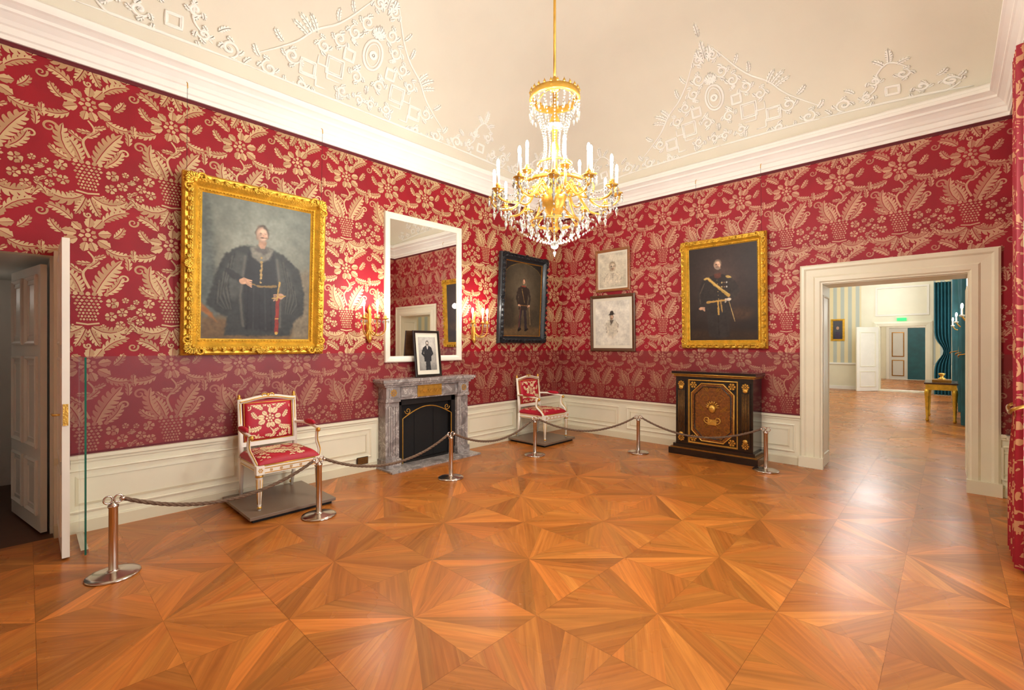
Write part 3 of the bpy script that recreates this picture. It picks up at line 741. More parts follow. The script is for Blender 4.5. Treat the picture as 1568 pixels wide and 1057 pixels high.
# 3 dark frame officer
E=empty('framed_portrait_painting')
a0,a1,b0,b1=-1.79,-.62,1.63,3.13; P3=tilt(PL,b0,.05); fw=.13
gilt_frame('f',P3,a0,a1,b0,b1,fw,M_frameblk,E,True,.09)
mb=MB(); mb.frame(P3,a0+fw-.015,a1-fw+.015,b0+fw-.015,b1-fw+.015,[(0,.03),(0,.045),(.018,.04),(.018,.03)],M_giltD); mb.obj('inner_slip',parent=E)
S=[('p',[(0,0),(1,0),(1,.14),(0,.16)],(92,73,48),.1),('p',[(.0,.1),(.3,.12),(.24,.5),(0,.55)],(56,48,37),.1),('p',[(.7,.14),(1,.12),(1,.4),(.74,.36)],(64,56,43),.08),
 ('l',[(.46,.4),(.43,.24),(.42,.1)],.035,(44,38,44),.02),('l',[(.55,.4),(.58,.24),(.6,.1)],.035,(40,34,40),.02),('l',[(.40,.08),(.46,.1)],.018,(20,18,16),.01),('l',[(.58,.08),(.65,.1)],.018,(20,18,16),.01),
 ('p',[(.43,.68),(.37,.65),(.39,.36),(.62,.36),(.64,.65),(.58,.68)],(46,38,34),.02),('l',[(.38,.64),(.33,.52),(.38,.43)],.026,(46,38,34),.02),('l',[(.63,.64),(.69,.52),(.66,.42)],.026,(48,40,36),.02),
 ('l',[(.46,.68),(.55,.68)],.011,(140,60,44),.012)]+face(.505,.745,.040,skin,(60,42,30),None,1,.008)+[('e',.507,.730,.014,.0035,0,(90,62,44),.007)]
S+=[('l',[(.46,.64),(.54,.46)],.005,(170,140,80),.008),('l',[(.4,.42),(.62,.42)],.006,(150,106,56),.008),('l',[(.67,.42),(.72,.16)],.006,(160,132,90),.008),('l',[(.43,.38),(.41,.12)],.004,(150,70,44),.006),
 ('p',[(.0,.84),(.0,1),(.5,1),(.3,.97),(.12,.92)],(30,30,28),.02),('p',[(1,.84),(1,1),(.5,1),(.7,.97),(.88,.92)],(30,30,28),.02),('l',[(.0,.84),(.12,.92),(.3,.97),(.5,.99),(.7,.97),(.88,.92),(1,.84)],.006,(110,90,50),.01)]+hand(.39,.42,.7,skin)+hand(.67,.42,.7,skin,-1)
paint('canvas',P3,a0+fw-.01,a1-fw+.01,b0+fw-.01,b1-fw+.01,.03,bg((82,67,46),(76,70,56),(108,98,78),.4),S,M_canvas,E,n=230)
wires(P3,(a0+.1,),b1,E)
# 4 right gilt portrait
E=empty('framed_portrait_painting')
a0,a1,b0,b1=2.38,3.58,1.55,3.17; P4=tilt(PR,b0,.04); fw=.125
gilt_frame('f',P4,a0,a1,b0,b1,fw,M_giltF,E,True,.08)
coat=(46,40,38); sash=(196,156,76)
S=[('p',[(0,0),(1,0),(1,.1),(0,.12)],(52,36,24),.1),('e',.78,.28,.16,.1,0,(70,50,36),.1),
 ('p',[(.4,.70),(.26,.67),(.23,.45),(.27,.3),(.3,.04),(.44,.02),(.6,.04),(.62,.3),(.64,.45),(.63,.66),(.5,.70)],coat,.02),
 ('l',[(.26,.64),(.18,.5),(.19,.37)],.048,coat,.02),('l',[(.61,.64),(.71,.52),(.62,.44)],.045,(54,46,42),.02),
 ('l',[(.245,.62),(.165,.5),(.175,.4)],.006,(92,78,66),.012),('l',[(.44,.3),(.45,.05)],.006,(30,24,22),.01),
 ('l',[(.3,.66),(.44,.57),(.6,.47)],.020,sash,.014),('l',[(.29,.67),(.42,.585),(.59,.49)],.005,(216,186,112),.010),('l',[(.28,.41),(.62,.43)],.015,(180,140,72),.012),('l',[(.44,.42),(.45,.28)],.011,sash,.012),('l',[(.48,.42),(.5,.30)],.009,(176,138,72),.012),
 ('e',.27,.665,.042,.017,.3,(200,166,92),.012),('e',.60,.665,.042,.017,-.3,(200,166,92),.012),
 ('p',[(.39,.71),(.39,.67),(.44,.655),(.49,.67),(.49,.71)],(96,54,42),.012)]+face(.44,.80,.056,(214,172,144),(116,98,82),(138,124,108),1,.010)
S+=hand(.185,.35,.9,skin,1)+hand(.6,.43,.9,(226,214,196),-1)+[('l',[(.6,.41),(.68,.2)],.005,(180,152,100),.006)]
for i in range(6): S.append(('e',.5+.035*(i%3),.61-.045*(i//3),.009,.011,0,((206,178,120),(150,114,84),(200,196,186))[i%3],.009))
for i in range(6): S.append(('e',.43+.004*i,.64-.04*i,.006,.006,0,(196,166,100),.007))
paint('canvas',P4,a0+fw-.01,a1-fw+.01,b0+fw-.01,b1-fw+.01,.03,bg((46,34,30),(58,46,44),(80,62,55),.35),S,M_canvas,E,n=240)
wires(P4,(a0+.25,a1-.06),b1,E)
def small(name,P,u0,u1,z0,z1,fw,m,S,bgc,matw,w=()):
    E=empty(name); mb=MB()
    mb.frame(P,u0,u1,z0,z1,[(0,0),(0,.02),(fw*.3,.028),(fw*.7,.022),(fw,.015),(fw,.004)],m)
    mb.add([P(u0+fw*.9,z0+fw*.9,.006),P(u1-fw*.9,z0+fw*.9,.006),P(u1-fw*.9,z1-fw*.9,.006),P(u0+fw*.9,z1-fw*.9,.006)],[(0,1,2,3)],M_paper)
    mb.recalc=True; mb.obj('frame',parent=E)
    g=fw+matw; paint('print',P,u0+g,u1-g,z0+g,z1-g,.009,bgc,S,M_print,E,n=160)
    if w: wires(P,w,z1,E,.02)
    return E
S=[('p',[(.2,.08),(.16,.26),(.34,.42),(.66,.42),(.84,.26),(.8,.08)],(208,198,176),.10),('l',[(.34,.42),(.18,.28),(.2,.1)],.003,(160,146,126),.02),('l',[(.66,.42),(.83,.28),(.8,.1)],.003,(160,146,126),.02),('p',[(.44,.42),(.5,.26),(.56,.42)],(184,172,152),.03)]+face(.5,.60,.12,(214,196,170),(160,144,120),(172,156,132),1,.03,1.1)
small('framed_sketch_portrait',tilt(PR,2.54,.02),.78,1.46,2.54,3.28,.045,M_wood1,S,bg((216,208,184),(222,214,192),None,.10),.03,(.95,))
S=[('p',[(.34,.26),(.3,.46),(.40,.56),(.58,.56),(.68,.46),(.64,.26),(.52,.14),(.4,.18)],(206,198,178),.09),('l',[(.40,.56),(.31,.46),(.34,.28)],.003,(140,126,108),.014),('l',[(.58,.56),(.68,.46),(.65,.3)],.003,(140,126,108),.014),('p',[(.43,.57),(.46,.44),(.5,.5),(.55,.57)],(104,94,82),.03)]+face(.49,.63,.055,(214,180,152),(110,94,78),(140,118,96),1,.014)+[('p',[(.425,.69),(.56,.705),(.54,.76),(.5,.775),(.45,.76)],(66,58,52),.02),('e',.495,.69,.09,.015,.08,(58,52,46),.012)]
small('framed_sketch_portrait',tilt(PR,1.49,.02),.67,1.56,1.49,2.48,.055,M_wood2,S,bg((226,222,206),(230,226,212),None,.05),.05)
# photograph leaning on mantel
Pm=lambda u,z,o:(.175+o-(z-1.16)*.12,u,z)
E=empty('framed_photograph'); mb=MB()
u0,u1,z0,z1=-3.47,-3.03,1.163,1.80
mb.frame(Pm,u0,u1,z0,z1,[(0,-.012),(0,.012),(.01,.018),(.03,.018),(.035,.008),(.035,.0)],M_black); mb.add([Pm(u0+.03,z0+.03,.003),Pm(u1-.03,z0+.03,.003),Pm(u1-.03,z1-.03,.003),Pm(u0+.03,z1-.03,.003)],[(0,1,2,3)],M_paper)
mb.add([Pm(u0,z0,-.012),Pm(u1,z0,-.012),Pm(u1,z1,-.012),Pm(u0,z1,-.012)],[(0,1,2,3)],M_wood2)
mb.obj('frame',parent=E)
S=[('l',[(.45,.3),(.44,.1),(.43,.0)],.07,(46,46,48),.03),('l',[(.56,.3),(.57,.1),(.58,.0)],.07,(46,46,48),.03),('p',[(.42,.74),(.3,.69),(.3,.26),(.7,.26),(.72,.69),(.6,.74)],(40,40,43),.03),('l',[(.31,.66),(.2,.5),(.34,.42)],.05,(40,40,43),.02),('l',[(.7,.66),(.78,.5),(.64,.42)],.05,(42,42,45),.02),('l',[(.48,.74),(.51,.64),(.55,.74)],.02,(214,208,198),.012)]+face(.51,.81,.085,(196,184,170),(60,56,52),(84,78,72),1,.016,1.6)
paint('print',Pm,u0+.075,u1-.075,z0+.09,z1-.09,.005,bg((160,156,148),(206,202,192),None,.2),S,M_print,E,n=110)
# ------------------------------------------------------------ mirror
mb=MB()
u0,u1,z0,z1=-3.85,-2.55,1.37,3.36
mb.frame(PL,u0,u1,z0,z1,[(0,0.006),(0,.045),(.015,.055),(.05,.05),(.065,.035),(.08,.03),(.08,.006)],M_cwhite)
mb.boxP(PL,u0+.07,u1-.07,z0+.07,z1-.07,0.008,.02,M_mirror)
mb.obj('wall_mirror')
# ------------------------------------------------------------ sconces
def sconce(y):
    mb=MB()
    mb.lathe((.045,y,1.72),[(.0,-.1),(.02,-.08),(.035,-.03),(.02,.0),(.03,.05),(.035,.1),(.02,.15),(.03,.22),(.015,.28),(.03,.33),(0,.40)],10,M_gilt)
    mb.box(0.008,.03,y-.03,y+.03,1.68,2.0,M_gilt)
    for dy in (-.15,0,.15):
        fx=.2 if dy==0 else .14
        P=catm([(.04,y,1.82),(.04+fx*.5,y+dy*.5,1.72),(.04+fx*.9,y+dy,1.78),(.04+fx,y+dy,1.92)],6)
        mb.tube(P,.008,6,M_gilt)
        mb.lathe((.04+fx,y+dy,1.92),[(.005,0),(.035,.01),(.04,.02),(.015,.025),(.016,.05)],10,M_gilt)
        mb.lathe((.04+fx,y+dy,1.97),[(.010,0),(.010,.11)],8,M_candle)
        mb.ell((.04+fx,y+dy,2.12),(.018,.018,.045),M_bulb,8,6)
        for k in range(5):
            aa=2*pi*k/5; mb.gem((.04+fx+.038*math.cos(aa),y+dy+.038*math.sin(aa),1.90),.008,.05,M_crys)
    mb.obj('wall_sconce')
    for dy in (-.1,.1):
        l=bpy.data.lights.new('sconce_light','POINT'); l.energy=7; l.color=(1,.93,.82); l.shadow_soft_size=.04
        o=bpy.data.objects.new('sconce_light',l); o.location=(.34,y+dy,2.22); bpy.context.collection.objects.link(o)
sconce(-4.08); sconce(-2.30)
# ------------------------------------------------------------ fireplace
mb=MB(); fy0,fy1=-3.96,-2.52; fd=.2; c=(fy0+fy1)/2; x_=.008
for s in (-1,1):
    a,b=(fy0+.03,fy0+.23) if s<0 else (fy1-.23,fy1-.03)
    mb.box(x_,fd-.02,a,b,0,.86,M_marble); mb.box(x_,fd+.01,a-.015,b+.015,0,.12,M_marble)
    for k in range(4):
        yy=a+.03+(k+.5)*(b-a-.06)/4; mb.box(fd-.02,fd-.008,yy-.012,yy+.012,.17,.80,M_marble)
    mb.box(x_,fd+.005,a-.01,b+.01,.86,.90,M_marble)
    mb.box(x_,fd,a,b,.90,1.06,M_marble); mb.box(fd,fd+.01,a+.04,b-.04,.92,1.04,M_marble)
    for p in flower(0,0,.05,8): mb.poly([(fd+.014,(a+b)/2+v[0],.98+v[1]) for v in p],M_gilt)
mb.box(x_,fd-.03,fy0+.2,fy1-.2,.88,1.06,M_marble)
mb.frame(lambda u,z,o:(fd-.03+o,u,z),fy0+.26,fy1-.26,.91,1.04,[(0,0),(0,.01),(.015,.01),(.02,0)],M_marble)
mb.box(fd-.04,fd-.01,c-.2,c+.2,.90,1.055,M_gilt)
for k in range(-3,4):
    mb.tube([(fd-.005,c+.05*k+x*.5,.975+z*.5) for x,z in spiral(0,0,.06,1.3,0,1 if k%2 else -1,12)],.005,5,M_gilt)
mb.box(x_,fd+.02,fy0,fy1,1.06,1.09,M_marble); mb.box(x_,fd+.05,fy0-.03,fy1+.03,1.09,1.115,M_marble); mb.box(x_,fd+.07,fy0-.05,fy1+.05,1.115,1.155,M_marble)
i0,i1=fy0+.23,fy1-.23
mb.box(.01,.05,i0,i1,0,.88,M_dark)
mb.box(.05,.13,i0,i0+.07,0,.88,M_iron); mb.box(.05,.13,i1-.07,i1,0,.88,M_iron); mb.box(.05,.13,i0,i1,.80,.88,M_iron)
arch=[(i0+.08,.0),(i0+.08,.62)]+[( i0+.08+ (i1-i0-.16)*t, .62+.14*math.sin(pi*t)) for t in np.linspace(.05,.95,14)]+[(i1-.08,.62),(i1-.08,0)]
mb.tube([(.14,y,z) for y,z in arch],.008,6,M_gilt)
for s,yy in ((1,i0+.1),(-1,i1-.1)):
    mb.tube([(.14,yy+s*x,.72+z) for x,z in spiral(.06,0,.05,1.3,pi,1,14)],.006,6,M_gilt)
for a in (.33,.66): mb.box(.05,.058,i0+(i1-i0)*a-.004,i0+(i1-i0)*a+.004,0,.7,M_iron)
mb.box(.06,.12,i0+.12,i1-.12,.02,.05,M_iron)
mb.box(x_,.42,fy0-.02,fy1+.02,0,.022,M_marble)
mb.obj('marble_fireplace',bevel=.004)
mb=MB(); mb.boxP(PL,-4.25,-4.1,.1,.19,.041,.05,M_iron)
for k in range(5): mb.boxP(PL,-4.245,-4.105,.11+.016*k,.118+.016*k,.05,.056,M_giltD)
mb.obj('vent_grille')
# ------------------------------------------------------------ chairs
def chair(loc,rot=0,z0=.061):
    mb=MB(); w=.31
    for s in (-1,1):
        mb.lathe((.29,s*(w-.035),0),[(.012,0),(.016,.02),(.012,.035),(.016,.05),(.027,.30),(.032,.315),(.024,.325),(.033,.34)],12,M_cwhite)
        mb.lathe((.29,s*(w-.035),0),[(.018,.015),(.02,.025),(.018,.035)],12,M_gilt); mb.lathe((.29,s*(w-.035),0),[(.033,.31),(.036,.318),(.033,.326)],12,M_gilt)
        for k in range(6):
            a=2*pi*k/6; mb.tube([(.29+.0165*math.cos(a),s*(w-.035)+.0165*math.sin(a),.06),(.29+.027*math.cos(a),s*(w-.035)+.027*math.sin(a),.29)],.0035,4,M_gilt)
        mb.box(.255,.325,s*(w-.035)-.035,s*(w-.035)+.035,.335,.415,M_cwhite)
        for p in flower(0,0,.022,6): mb.poly([(.3262,s*(w-.035)+v[0],.375+v[1]) for v in p],M_gilt)
        mb.tube([(-.33,s*(w-.06),0),(-.29,s*(w-.05),.2),(-.27,s*(w-.045),.4)],[.016,.022,.028],8,M_cwhite)
        mb.tube([(-.332,s*(w-.06),.03),(-.328,s*(w-.06),.05)],.021,8,M_gilt)
        mb.tube([(-.27,s*(w-.045),.38),(-.285,s*(w-.045),.6),(-.32,s*(w-.04),.98)],[.026,.024,.02],8,M_cwhite)
        mb.tube([(-.262,s*(w-.045),.5),(-.27,s*(w-.045),.62),(-.298,s*(w-.04),.94)],.006,5,M_gilt)
        mb.lathe((-.325,s*(w-.04),.98),[(.02,0),(.024,.01),(.012,.02),(.018,.035),(0,.055)],10,M_gilt)
        mb.tube(catm([(-.29,s*(w-.04),.70),(-.15,s*(w),.705),(.05,s*(w+.015),.69),(.17,s*(w+.01),.68),(.20,s*(w+.005),.665)],5),.017,8,M_cwhite,flat=.9)
        mb.tube(catm([(-.29,s*(w-.04)+s*.017,.70),(-.15,s*(w)+s*.017,.705),(.05,s*(w+.015)+s*.017,.69),(.17,s*(w+.01)+s*.017,.68)],5),.005,5,M_gilt)
        mb.ell((.2,s*(w+.005),.665),(.026,.022,.024),M_gilt,10,6)
        mb.tube(catm([(.27,s*(w-.02),.41),(.24,s*w,.47),(.15,s*(w+.012),.55),(.16,s*(w+.012),.67)],5),.017,8,M_cwhite)
        mb.tube(catm([(.288,s*(w-.02),.42),(.26,s*w,.48),(.172,s*(w+.012),.56),(.178,s*(w+.012),.66)],5),.005,5,M_gilt)
        mb.ell((-.02,s*(w+.01),.722),(.13,.030,.028),M_crimson,12,8)
        mb.box(-.27,.27,s*(w-.05)-.014,s*(w-.05)+.016,.335,.405,M_cwhite); mb.box(-.25,.26,s*(w-.033)-.002,s*(w-.033)+.002,.345,.352,M_gilt);mb.box(-.25,.26,s*(w-.033)-.002,s*(w-.033)+.002,.388,.395,M_gilt)
    mb.box(.285,.318,-.26,.26,.335,.405,M_cwhite); mb.box(.317,.321,-.25,.25,.345,.352,M_gilt); mb.box(.317,.321,-.25,.25,.388,.395,M_gilt)
    mb.box(-.29,-.26,-.26,.26,.335,.405,M_cwhite)
    for k in range(-2,3): 
        for p in leaf(.0,0,pi/2,.03,.012,2): mb.poly([(.322,k*.09+v[0],.355+v[1]) for v in p],M_gilt)
    def cushion(F,hu,hv,h,m,N=18):
        vs=[];fs=[]
        f=lambda a,b:((max(0,1-abs(a)**5))**.4)*((max(0,1-abs(b)**5))**.4)
        g=[-math.cos(pi*i/N) for i in range(N+1)]
        for b in g:
            for a in g: vs.append(F(a*hu,b*hv,h*f(a,b)))
        for j in range(N):
            for i in range(N): k=j*(N+1)+i; fs.append((k,k+1,k+N+2,k+N+1))
        mb.add(vs,fs,m,True)
        return lambda u,v,o:F(u,v,h*f(u/hu,v/hv)+o)
    Fs=lambda a,b,o:(.01+a,b,.42+o)
    mb.box(-.26,.285,-.275,.275,.40,.425,M_crimson)
    G=cushion(Fs,.285,.285,.075,M_crimson)
    mb.tube([(.295,-.28,.412),(.295,.28,.412)],.006,5,M_gilt)
    fabric_pad(mb,G,.262,.262,.02,.22,.72,M_creamth)
    B=lambda u,v,o:(-.275-.09*(v-.5)+o,u,v)
    mb.boxP(B,-.265,.265,.50,.545,-.02,.02,M_cwhite)
    top=catm([(-.27,.955),(-.2,.965),(-.1,.985),(0,.995),(.1,.985),(.2,.965),(.27,.955)],4)
    mb.tube([B(u,v,0) for u,v in top],.024,8,M_cwhite); mb.tube([B(u,v-.0,.022) for u,v in top],.006,5,M_gilt)
    for s in (-1,1):
        mb.tube([B(s*x,.99+.0+z,.015) for x,z in spiral(.04,.015,.03,1.1,pi,-1,12)],.007,5,M_gilt)
    mb.ell(B(0,1.01,.01),(.015,.02,.022),M_gilt)
    mb.tube([B(-.235,.55,.02),B(.235,.55,.02),B(.235,.94,.02),B(-.235,.94,.02)],.006,5,M_gilt,True)
    Fb=lambda a,b,o:B(a,.745+b,o+.005)
    mb.boxP(B,-.24,.24,.53,.96,-.018,.008,M_crimson)
    Gb=cushion(Fb,.228,.195,.045,M_crimson)
    fabric_pad(mb,Gb,.205,.172,.0,.03,.72,M_creamth)
    return mb.obj('gilt_armchair',loc=(loc[0],loc[1],z0),rot=rot)
def plinth(x0,x1,y0,y1,h=.06):
    mb=MB(); mb.box(x0+.03,x1-.03,y0+.03,y1-.03,0,h-.02,M_dark); mb.box(x0,x1,y0,y1,h-.03,h,M_plinth); mb.obj('display_plinth',bevel=.004)
plinth(.06,.90,-5.72,-4.93); chair((.46,-5.32),.0)
plinth(.06,.84,-1.55,-.75); chair((.44,-1.13),.0)
# ------------------------------------------------------------ boulle cabinet
mb=MB(); x0,x1,yf=2.44,3.50,-.42
mb.box(x0-.08,x1+.08,yf-.08,-.045,0,.09,M_black); mb.box(x0-.06,x1+.06,yf-.06,-.045,.09,.105,M_giltD)
mb.box(x0-.03,x1+.03,yf-.03,-.045,.105,.15,M_black)
mb.box(x0,x1,yf,-.045,.15,1.14,M_black)
mb.box(x0-.02,x1+.02,yf-.02,-.045,1.14,1.17,M_giltD); mb.box(x0-.045,x1+.045,yf-.045,-.045,1.17,1.215,M_black); mb.tube([(x0-.045,yf-.047,1.175),(x1+.045,yf-.047,1.175)],.006,5,M_gilt)
Pc=lambda u,z,o:(u,yf-o,z)
M_boul=mat('boulle_marquetry',(128,76,34),.25,.3,.5,40,coat=.4)
for s in (0,1):
    a=x0+.01 if s==0 else x1-.17; b=a+.16
    mb.boxP(Pc,a+.02,b-.02,.2,1.08,0,.02,M_black)
    for k in range(5):
        u=a+.04+k*.02; mb.tube([Pc(u,.30,.022),Pc(u,.94,.022)],.003,5,M_giltD)
    for z in (.24,1.03):
        for p in flower(0,0,.05,8): mb.poly([Pc((a+b)/2+v[0],z+v[1],.026) for v in p],M_gilt)
    for z in (.98,.30):
        mb.ell(Pc((a+b)/2,z,.03),(.035,.02,.03),M_gilt)
d0,d1,e0,e1=x0+.19,x1-.19,.18,1.10
mb.frame(Pc,d0,d1,e0,e1,[(0,0),(0,.016),(.008,.018),(.016,.006),(.02,.0)],M_gilt)
oc=.14
octo=[(d0+.05+oc,e0+.05),(d1-.05-oc,e0+.05),(d1-.05,e0+.05+oc),(d1-.05,e1-.05-oc),(d1-.05-oc,e1-.05),(d0+.05+oc,e1-.05),(d0+.05,e1-.05-oc),(d0+.05,e0+.05+oc)]
mb.poly([Pc(u,z,.004) for u,z in octo],M_boul); mb.tube([Pc(u,z,.01) for u,z in octo],.009,6,M_gilt,True)
cu,cz=(d0+d1)/2,(e0+e1)/2
oc2=[(cu+(u-cu)*.86,cz+(z-cz)*.89) for u,z in octo]; mb.tube([Pc(u,z,.008) for u,z in oc2],.008,5,M_black,True)
arab=[]
for s in (1,-1):
    for (x,y,r,tn,st_,dr) in ((.1,.2,.07,1.3,0,1),(.2,.08,.06,1.3,pi/2,-1),(.12,-.06,.07,1.3,pi,1),(.2,-.2,.06,1.3,0,-1),(.08,-.28,.06,1.3,pi/2,1),(.22,.26,.045,1.2,0,1),(.1,.33,.04,1.2,pi,-1),(.24,-.06,.04,1.2,0,1)):
        arab.append([(s*a,b) for a,b in ribbon(spiral(x,y,r,tn,st_,dr),.004,.002)])
    for l in (leaf(.05,.3,.8,.12,.02,3,.5)+leaf(.1,.02,.5,.14,.02,3,.5)+leaf(.05,-.34,-.5,.14,.02,3,.5)+leaf(.2,-.3,1.2,.1,.016,3,.5)+leaf(.05,-.15,-.9,.1,.018,3,.4)): arab.append([(s*a,b) for a,b in l])
for i,p in enumerate(arab): mb.poly([Pc(cu+a,cz+b,.006+.0001*i) for a,b in p],M_giltD)
mb.ell(Pc(cu,cz+.06,.015),(.05,.03,.06),M_gilt,12,8)
for k in range(9):
    a=pi*k/8; mb.tube([Pc(cu+.05*math.cos(a),cz+.08+.05*math.sin(a),.015),Pc(cu+.1*math.cos(a),cz+.08+.09*math.sin(a),.012)],[.012,.004],6,M_gilt)
for s in (-1,1): mb.tube([Pc(cu+s*a,cz-.1+b,.014) for a,b in spiral(.07,0,.06,1.4,pi,1,16)],.008,6,M_gilt)
mb.boxP(Pc,cu-.06,cu+.06,cz-.17,cz-.09,0,.02,M_gilt)
for (u,z) in ((d0+.075,e0+.075),(d1-.075,e0+.075),(d0+.075,e1-.075),(d1-.075,e1-.075)):
    for p in flower(0,0,.05,6): mb.poly([Pc(u+v[0],z+v[1],.012) for v in p],M_gilt)
Ps=lambda u,z,o:(x0-o,u,z)
mb.frame(Ps,yf+.05,-.1,.22,1.08,[(0,0),(0,.01),(.015,.01),(.015,0)],M_gilt)
mb.obj('boulle_cabinet')
# ------------------------------------------------------------ rope barrier
PT=[(1.19,-6.67),(1.12,-5.20),(1.05,-3.57),(1.03,-2.0),(2.04,-.82),(3.70,-.60)]
def stanchion(x,y,ang):
    mb=MB()
    mb.lathe((x,y,0),[(.0,0),(.15,0),(.155,.006),(.15,.014),(.12,.02),(.045,.03),(.03,.035),(.026,.045),(.026,.47),(.031,.475),(.031,.49),(.012,.50),(.012,.505),(0,.506)],28,M_chrome)
    for s in (-1,1):
        dx,dy=math.cos(ang)*.028*s,math.sin(ang)*.028*s
        pts=[(x+dx+.024*math.cos(t)*math.cos(ang),y+dy+.024*math.cos(t)*math.sin(ang),.528+.026*math.sin(t)) for t in np.linspace(0,2*pi,14)[:-1]]
        mb.tube(pts,.006,6,M_chrome,True)
    mb.obj('rope_barrier_post')
for i,(x,y) in enumerate(PT):
    a=PT[min(i+1,len(PT)-1)]; b=PT[max(i-1,0)]; stanchion(x,y,math.atan2(a[1]-b[1],a[0]-b[0]))
mb=MB()
for i in range(len(PT)-1):
    a=Vector((*PT[i],.525)); b=Vector((*PT[i+1],.525)); d=(b-a); L=d.length; dn=d.normalized(); a=a+dn*.05; b=b-dn*.05; side=Vector((-dn.y,dn.x,0)); K=90
    for ph in (0,2*pi/3,4*pi/3):
        pts=[]
        for k in range(K+1):
            t=k/K; p=a.lerp(b,t); p.z-=.19*4*t*(1-t)*(L/1.6)**.5; w=t*L/.07*2*pi/2+ph
            pts.append(p+side*(.0075*math.cos(w))+Vector((0,0,.0075*math.sin(w))))
        mb.tube(pts,.0085,5,M_rope)
    for p in (a,b): mb.ell(p,(.02,.02,.016),M_chrome)
mb.obj('barrier_rope')
# ------------------------------------------------------------ chandelier
cx,cy=3.05,-4.10
mb=MB()
ztop=zc(cx,cy)
mb.lathe((cx,cy,0),[(.011,3.7),(.011,ztop)],8,M_gilt); mb.lathe((cx,cy,ztop-.1),[(.02,0),(.05,.03),(.1,.08),(.11,.1)],16,M_gilt)
mb.lathe((cx,cy,0),[(.0,3.66),(.03,3.68),(.05,3.70),(.02,3.72),(.035,3.74),(.015,3.77),(.02,3.79),(.011,3.80)],12,M_gilt)
mb.ring((cx,cy,0),[(.19,3.60),(.205,3.60),(.21,3.61),(.2,3.63),(.205,3.655),(.195,3.66),(.19,3.65),(.19,3.60)],40,M_gilt)
for k in range(24):
    a=2*pi*k/24; mb.lathe((cx+.2*math.cos(a),cy+.2*math.sin(a),3.655),[(.008,0),(.012,.012),(.004,.025),(0,.04)],6,M_gilt)
    r=.2
    for j in range(3): mb.gem((cx+r*math.cos(a),cy+r*math.sin(a),3.585-.026*j),.009,.024,M_crys)
    mb.gem((cx+r*math.cos(a),cy+r*math.sin(a),3.49),.012,.065,M_crys)
for k in range(6):
    a=2*pi*k/6; mb.tube(catm([(cx,cy,3.7),(cx+.08*math.cos(a),cy+.08*math.sin(a),3.72),(cx+.15*math.cos(a),cy+.15*math.sin(a),3.69),(cx+.2*math.cos(a),cy+.2*math.sin(a),3.63)],5),.006,6,M_gilt)
mb.lathe((cx,cy,0),[(.015,3.68),(.015,3.5),(.03,3.47),(.045,3.43),(.03,3.38),(.02,3.34),(.02,3.26),(.04,3.22),(.03,3.18),(.018,3.12),(.03,3.02),(.055,2.96),(.06,2.88),(.09,2.84),(.11,2.80),(.10,2.74),(.07,2.68),(.03,2.64),(.02,2.58),(.03,2.54),(0,2.5)],20,M_gilt)
mb.lathe((cx,cy,0),[(.02,3.36),(.07,3.38),(.075,3.40),(.02,3.385)],16,M_crys); 
for k in range(14):
    a=2*pi*k/14; P=catm([(.185,3.58),(.12,3.42),(.085,3.25),(.11,3.1),(.2,2.97),(.27,2.92)],8)
    for r,z in P: mb.gem((cx+r*math.cos(a),cy+r*math.sin(a),z),.0085,.021,M_crys)
mb.ring((cx,cy,0),[(.26,2.89),(.275,2.885),(.28,2.905),(.27,2.92),(.26,2.915),(.26,2.89)],40,M_gilt)
mb.ring((cx,cy,0),[(.13,3.075),(.14,3.07),(.145,3.085),(.13,3.09),(.13,3.075)],30,M_gilt)
def arm(a,r,z,cl,base):
    ca,sa=math.cos(a),math.sin(a); Q=lambda rr,zz:(cx+rr*ca,cy+rr*sa,zz)
    mb.tube(catm([Q(.08,base),Q(.08+(r-.08)*.3,base+.07),Q(.08+(r-.08)*.6,base-.06),Q(.08+(r-.08)*.9,base-.07),Q(r+.02,base-.01),Q(r,z-.01)],5),.010,6,M_gilt)
    mb.tube([Q(.15+x*1.0,base+.06+y) for x,y in spiral(.0,.0,.035,1.2,0,1,10)],.006,5,M_gilt)
    mb.lathe(Q(r,z),[(.006,-.02),(.02,-.012),(.045,.004),(.05,.012),(.02,.012),(.018,.02)],12,M_gilt)
    mb.lathe(Q(r,z),[(.014,.015),(.02,.035),(.018,.05),(.013,.055)],10,M_gilt)
    mb.lathe(Q(r,z),[(.0115,.05),(.0115,.05+cl)],8,M_candle)
    mb.ell(Q(r,z+.05+cl+.03),(.013,.013,.038),M_bulb,8,6)
    for k in range(7):
        b=2*pi*k/7; px,py=cx+r*ca+.047*math.cos(b),cy+r*sa+.047*math.sin(b)
        mb.gem((px,py,z-.005),.007,.018,M_crys); mb.gem((px,py,z-.035),.011,.05,M_crys)
    mb.gem(Q(r,z-.08),.014,.06,M_crys); mb.gem(Q(r,z-.125),.016,.08,M_crys)
for k in range(12): arm(2*pi*k/12+.13,.5,2.80+.015*(k%2),.13,2.80)
for k in range(6): arm(2*pi*k/6+.4,.3,2.95,.13,2.86)
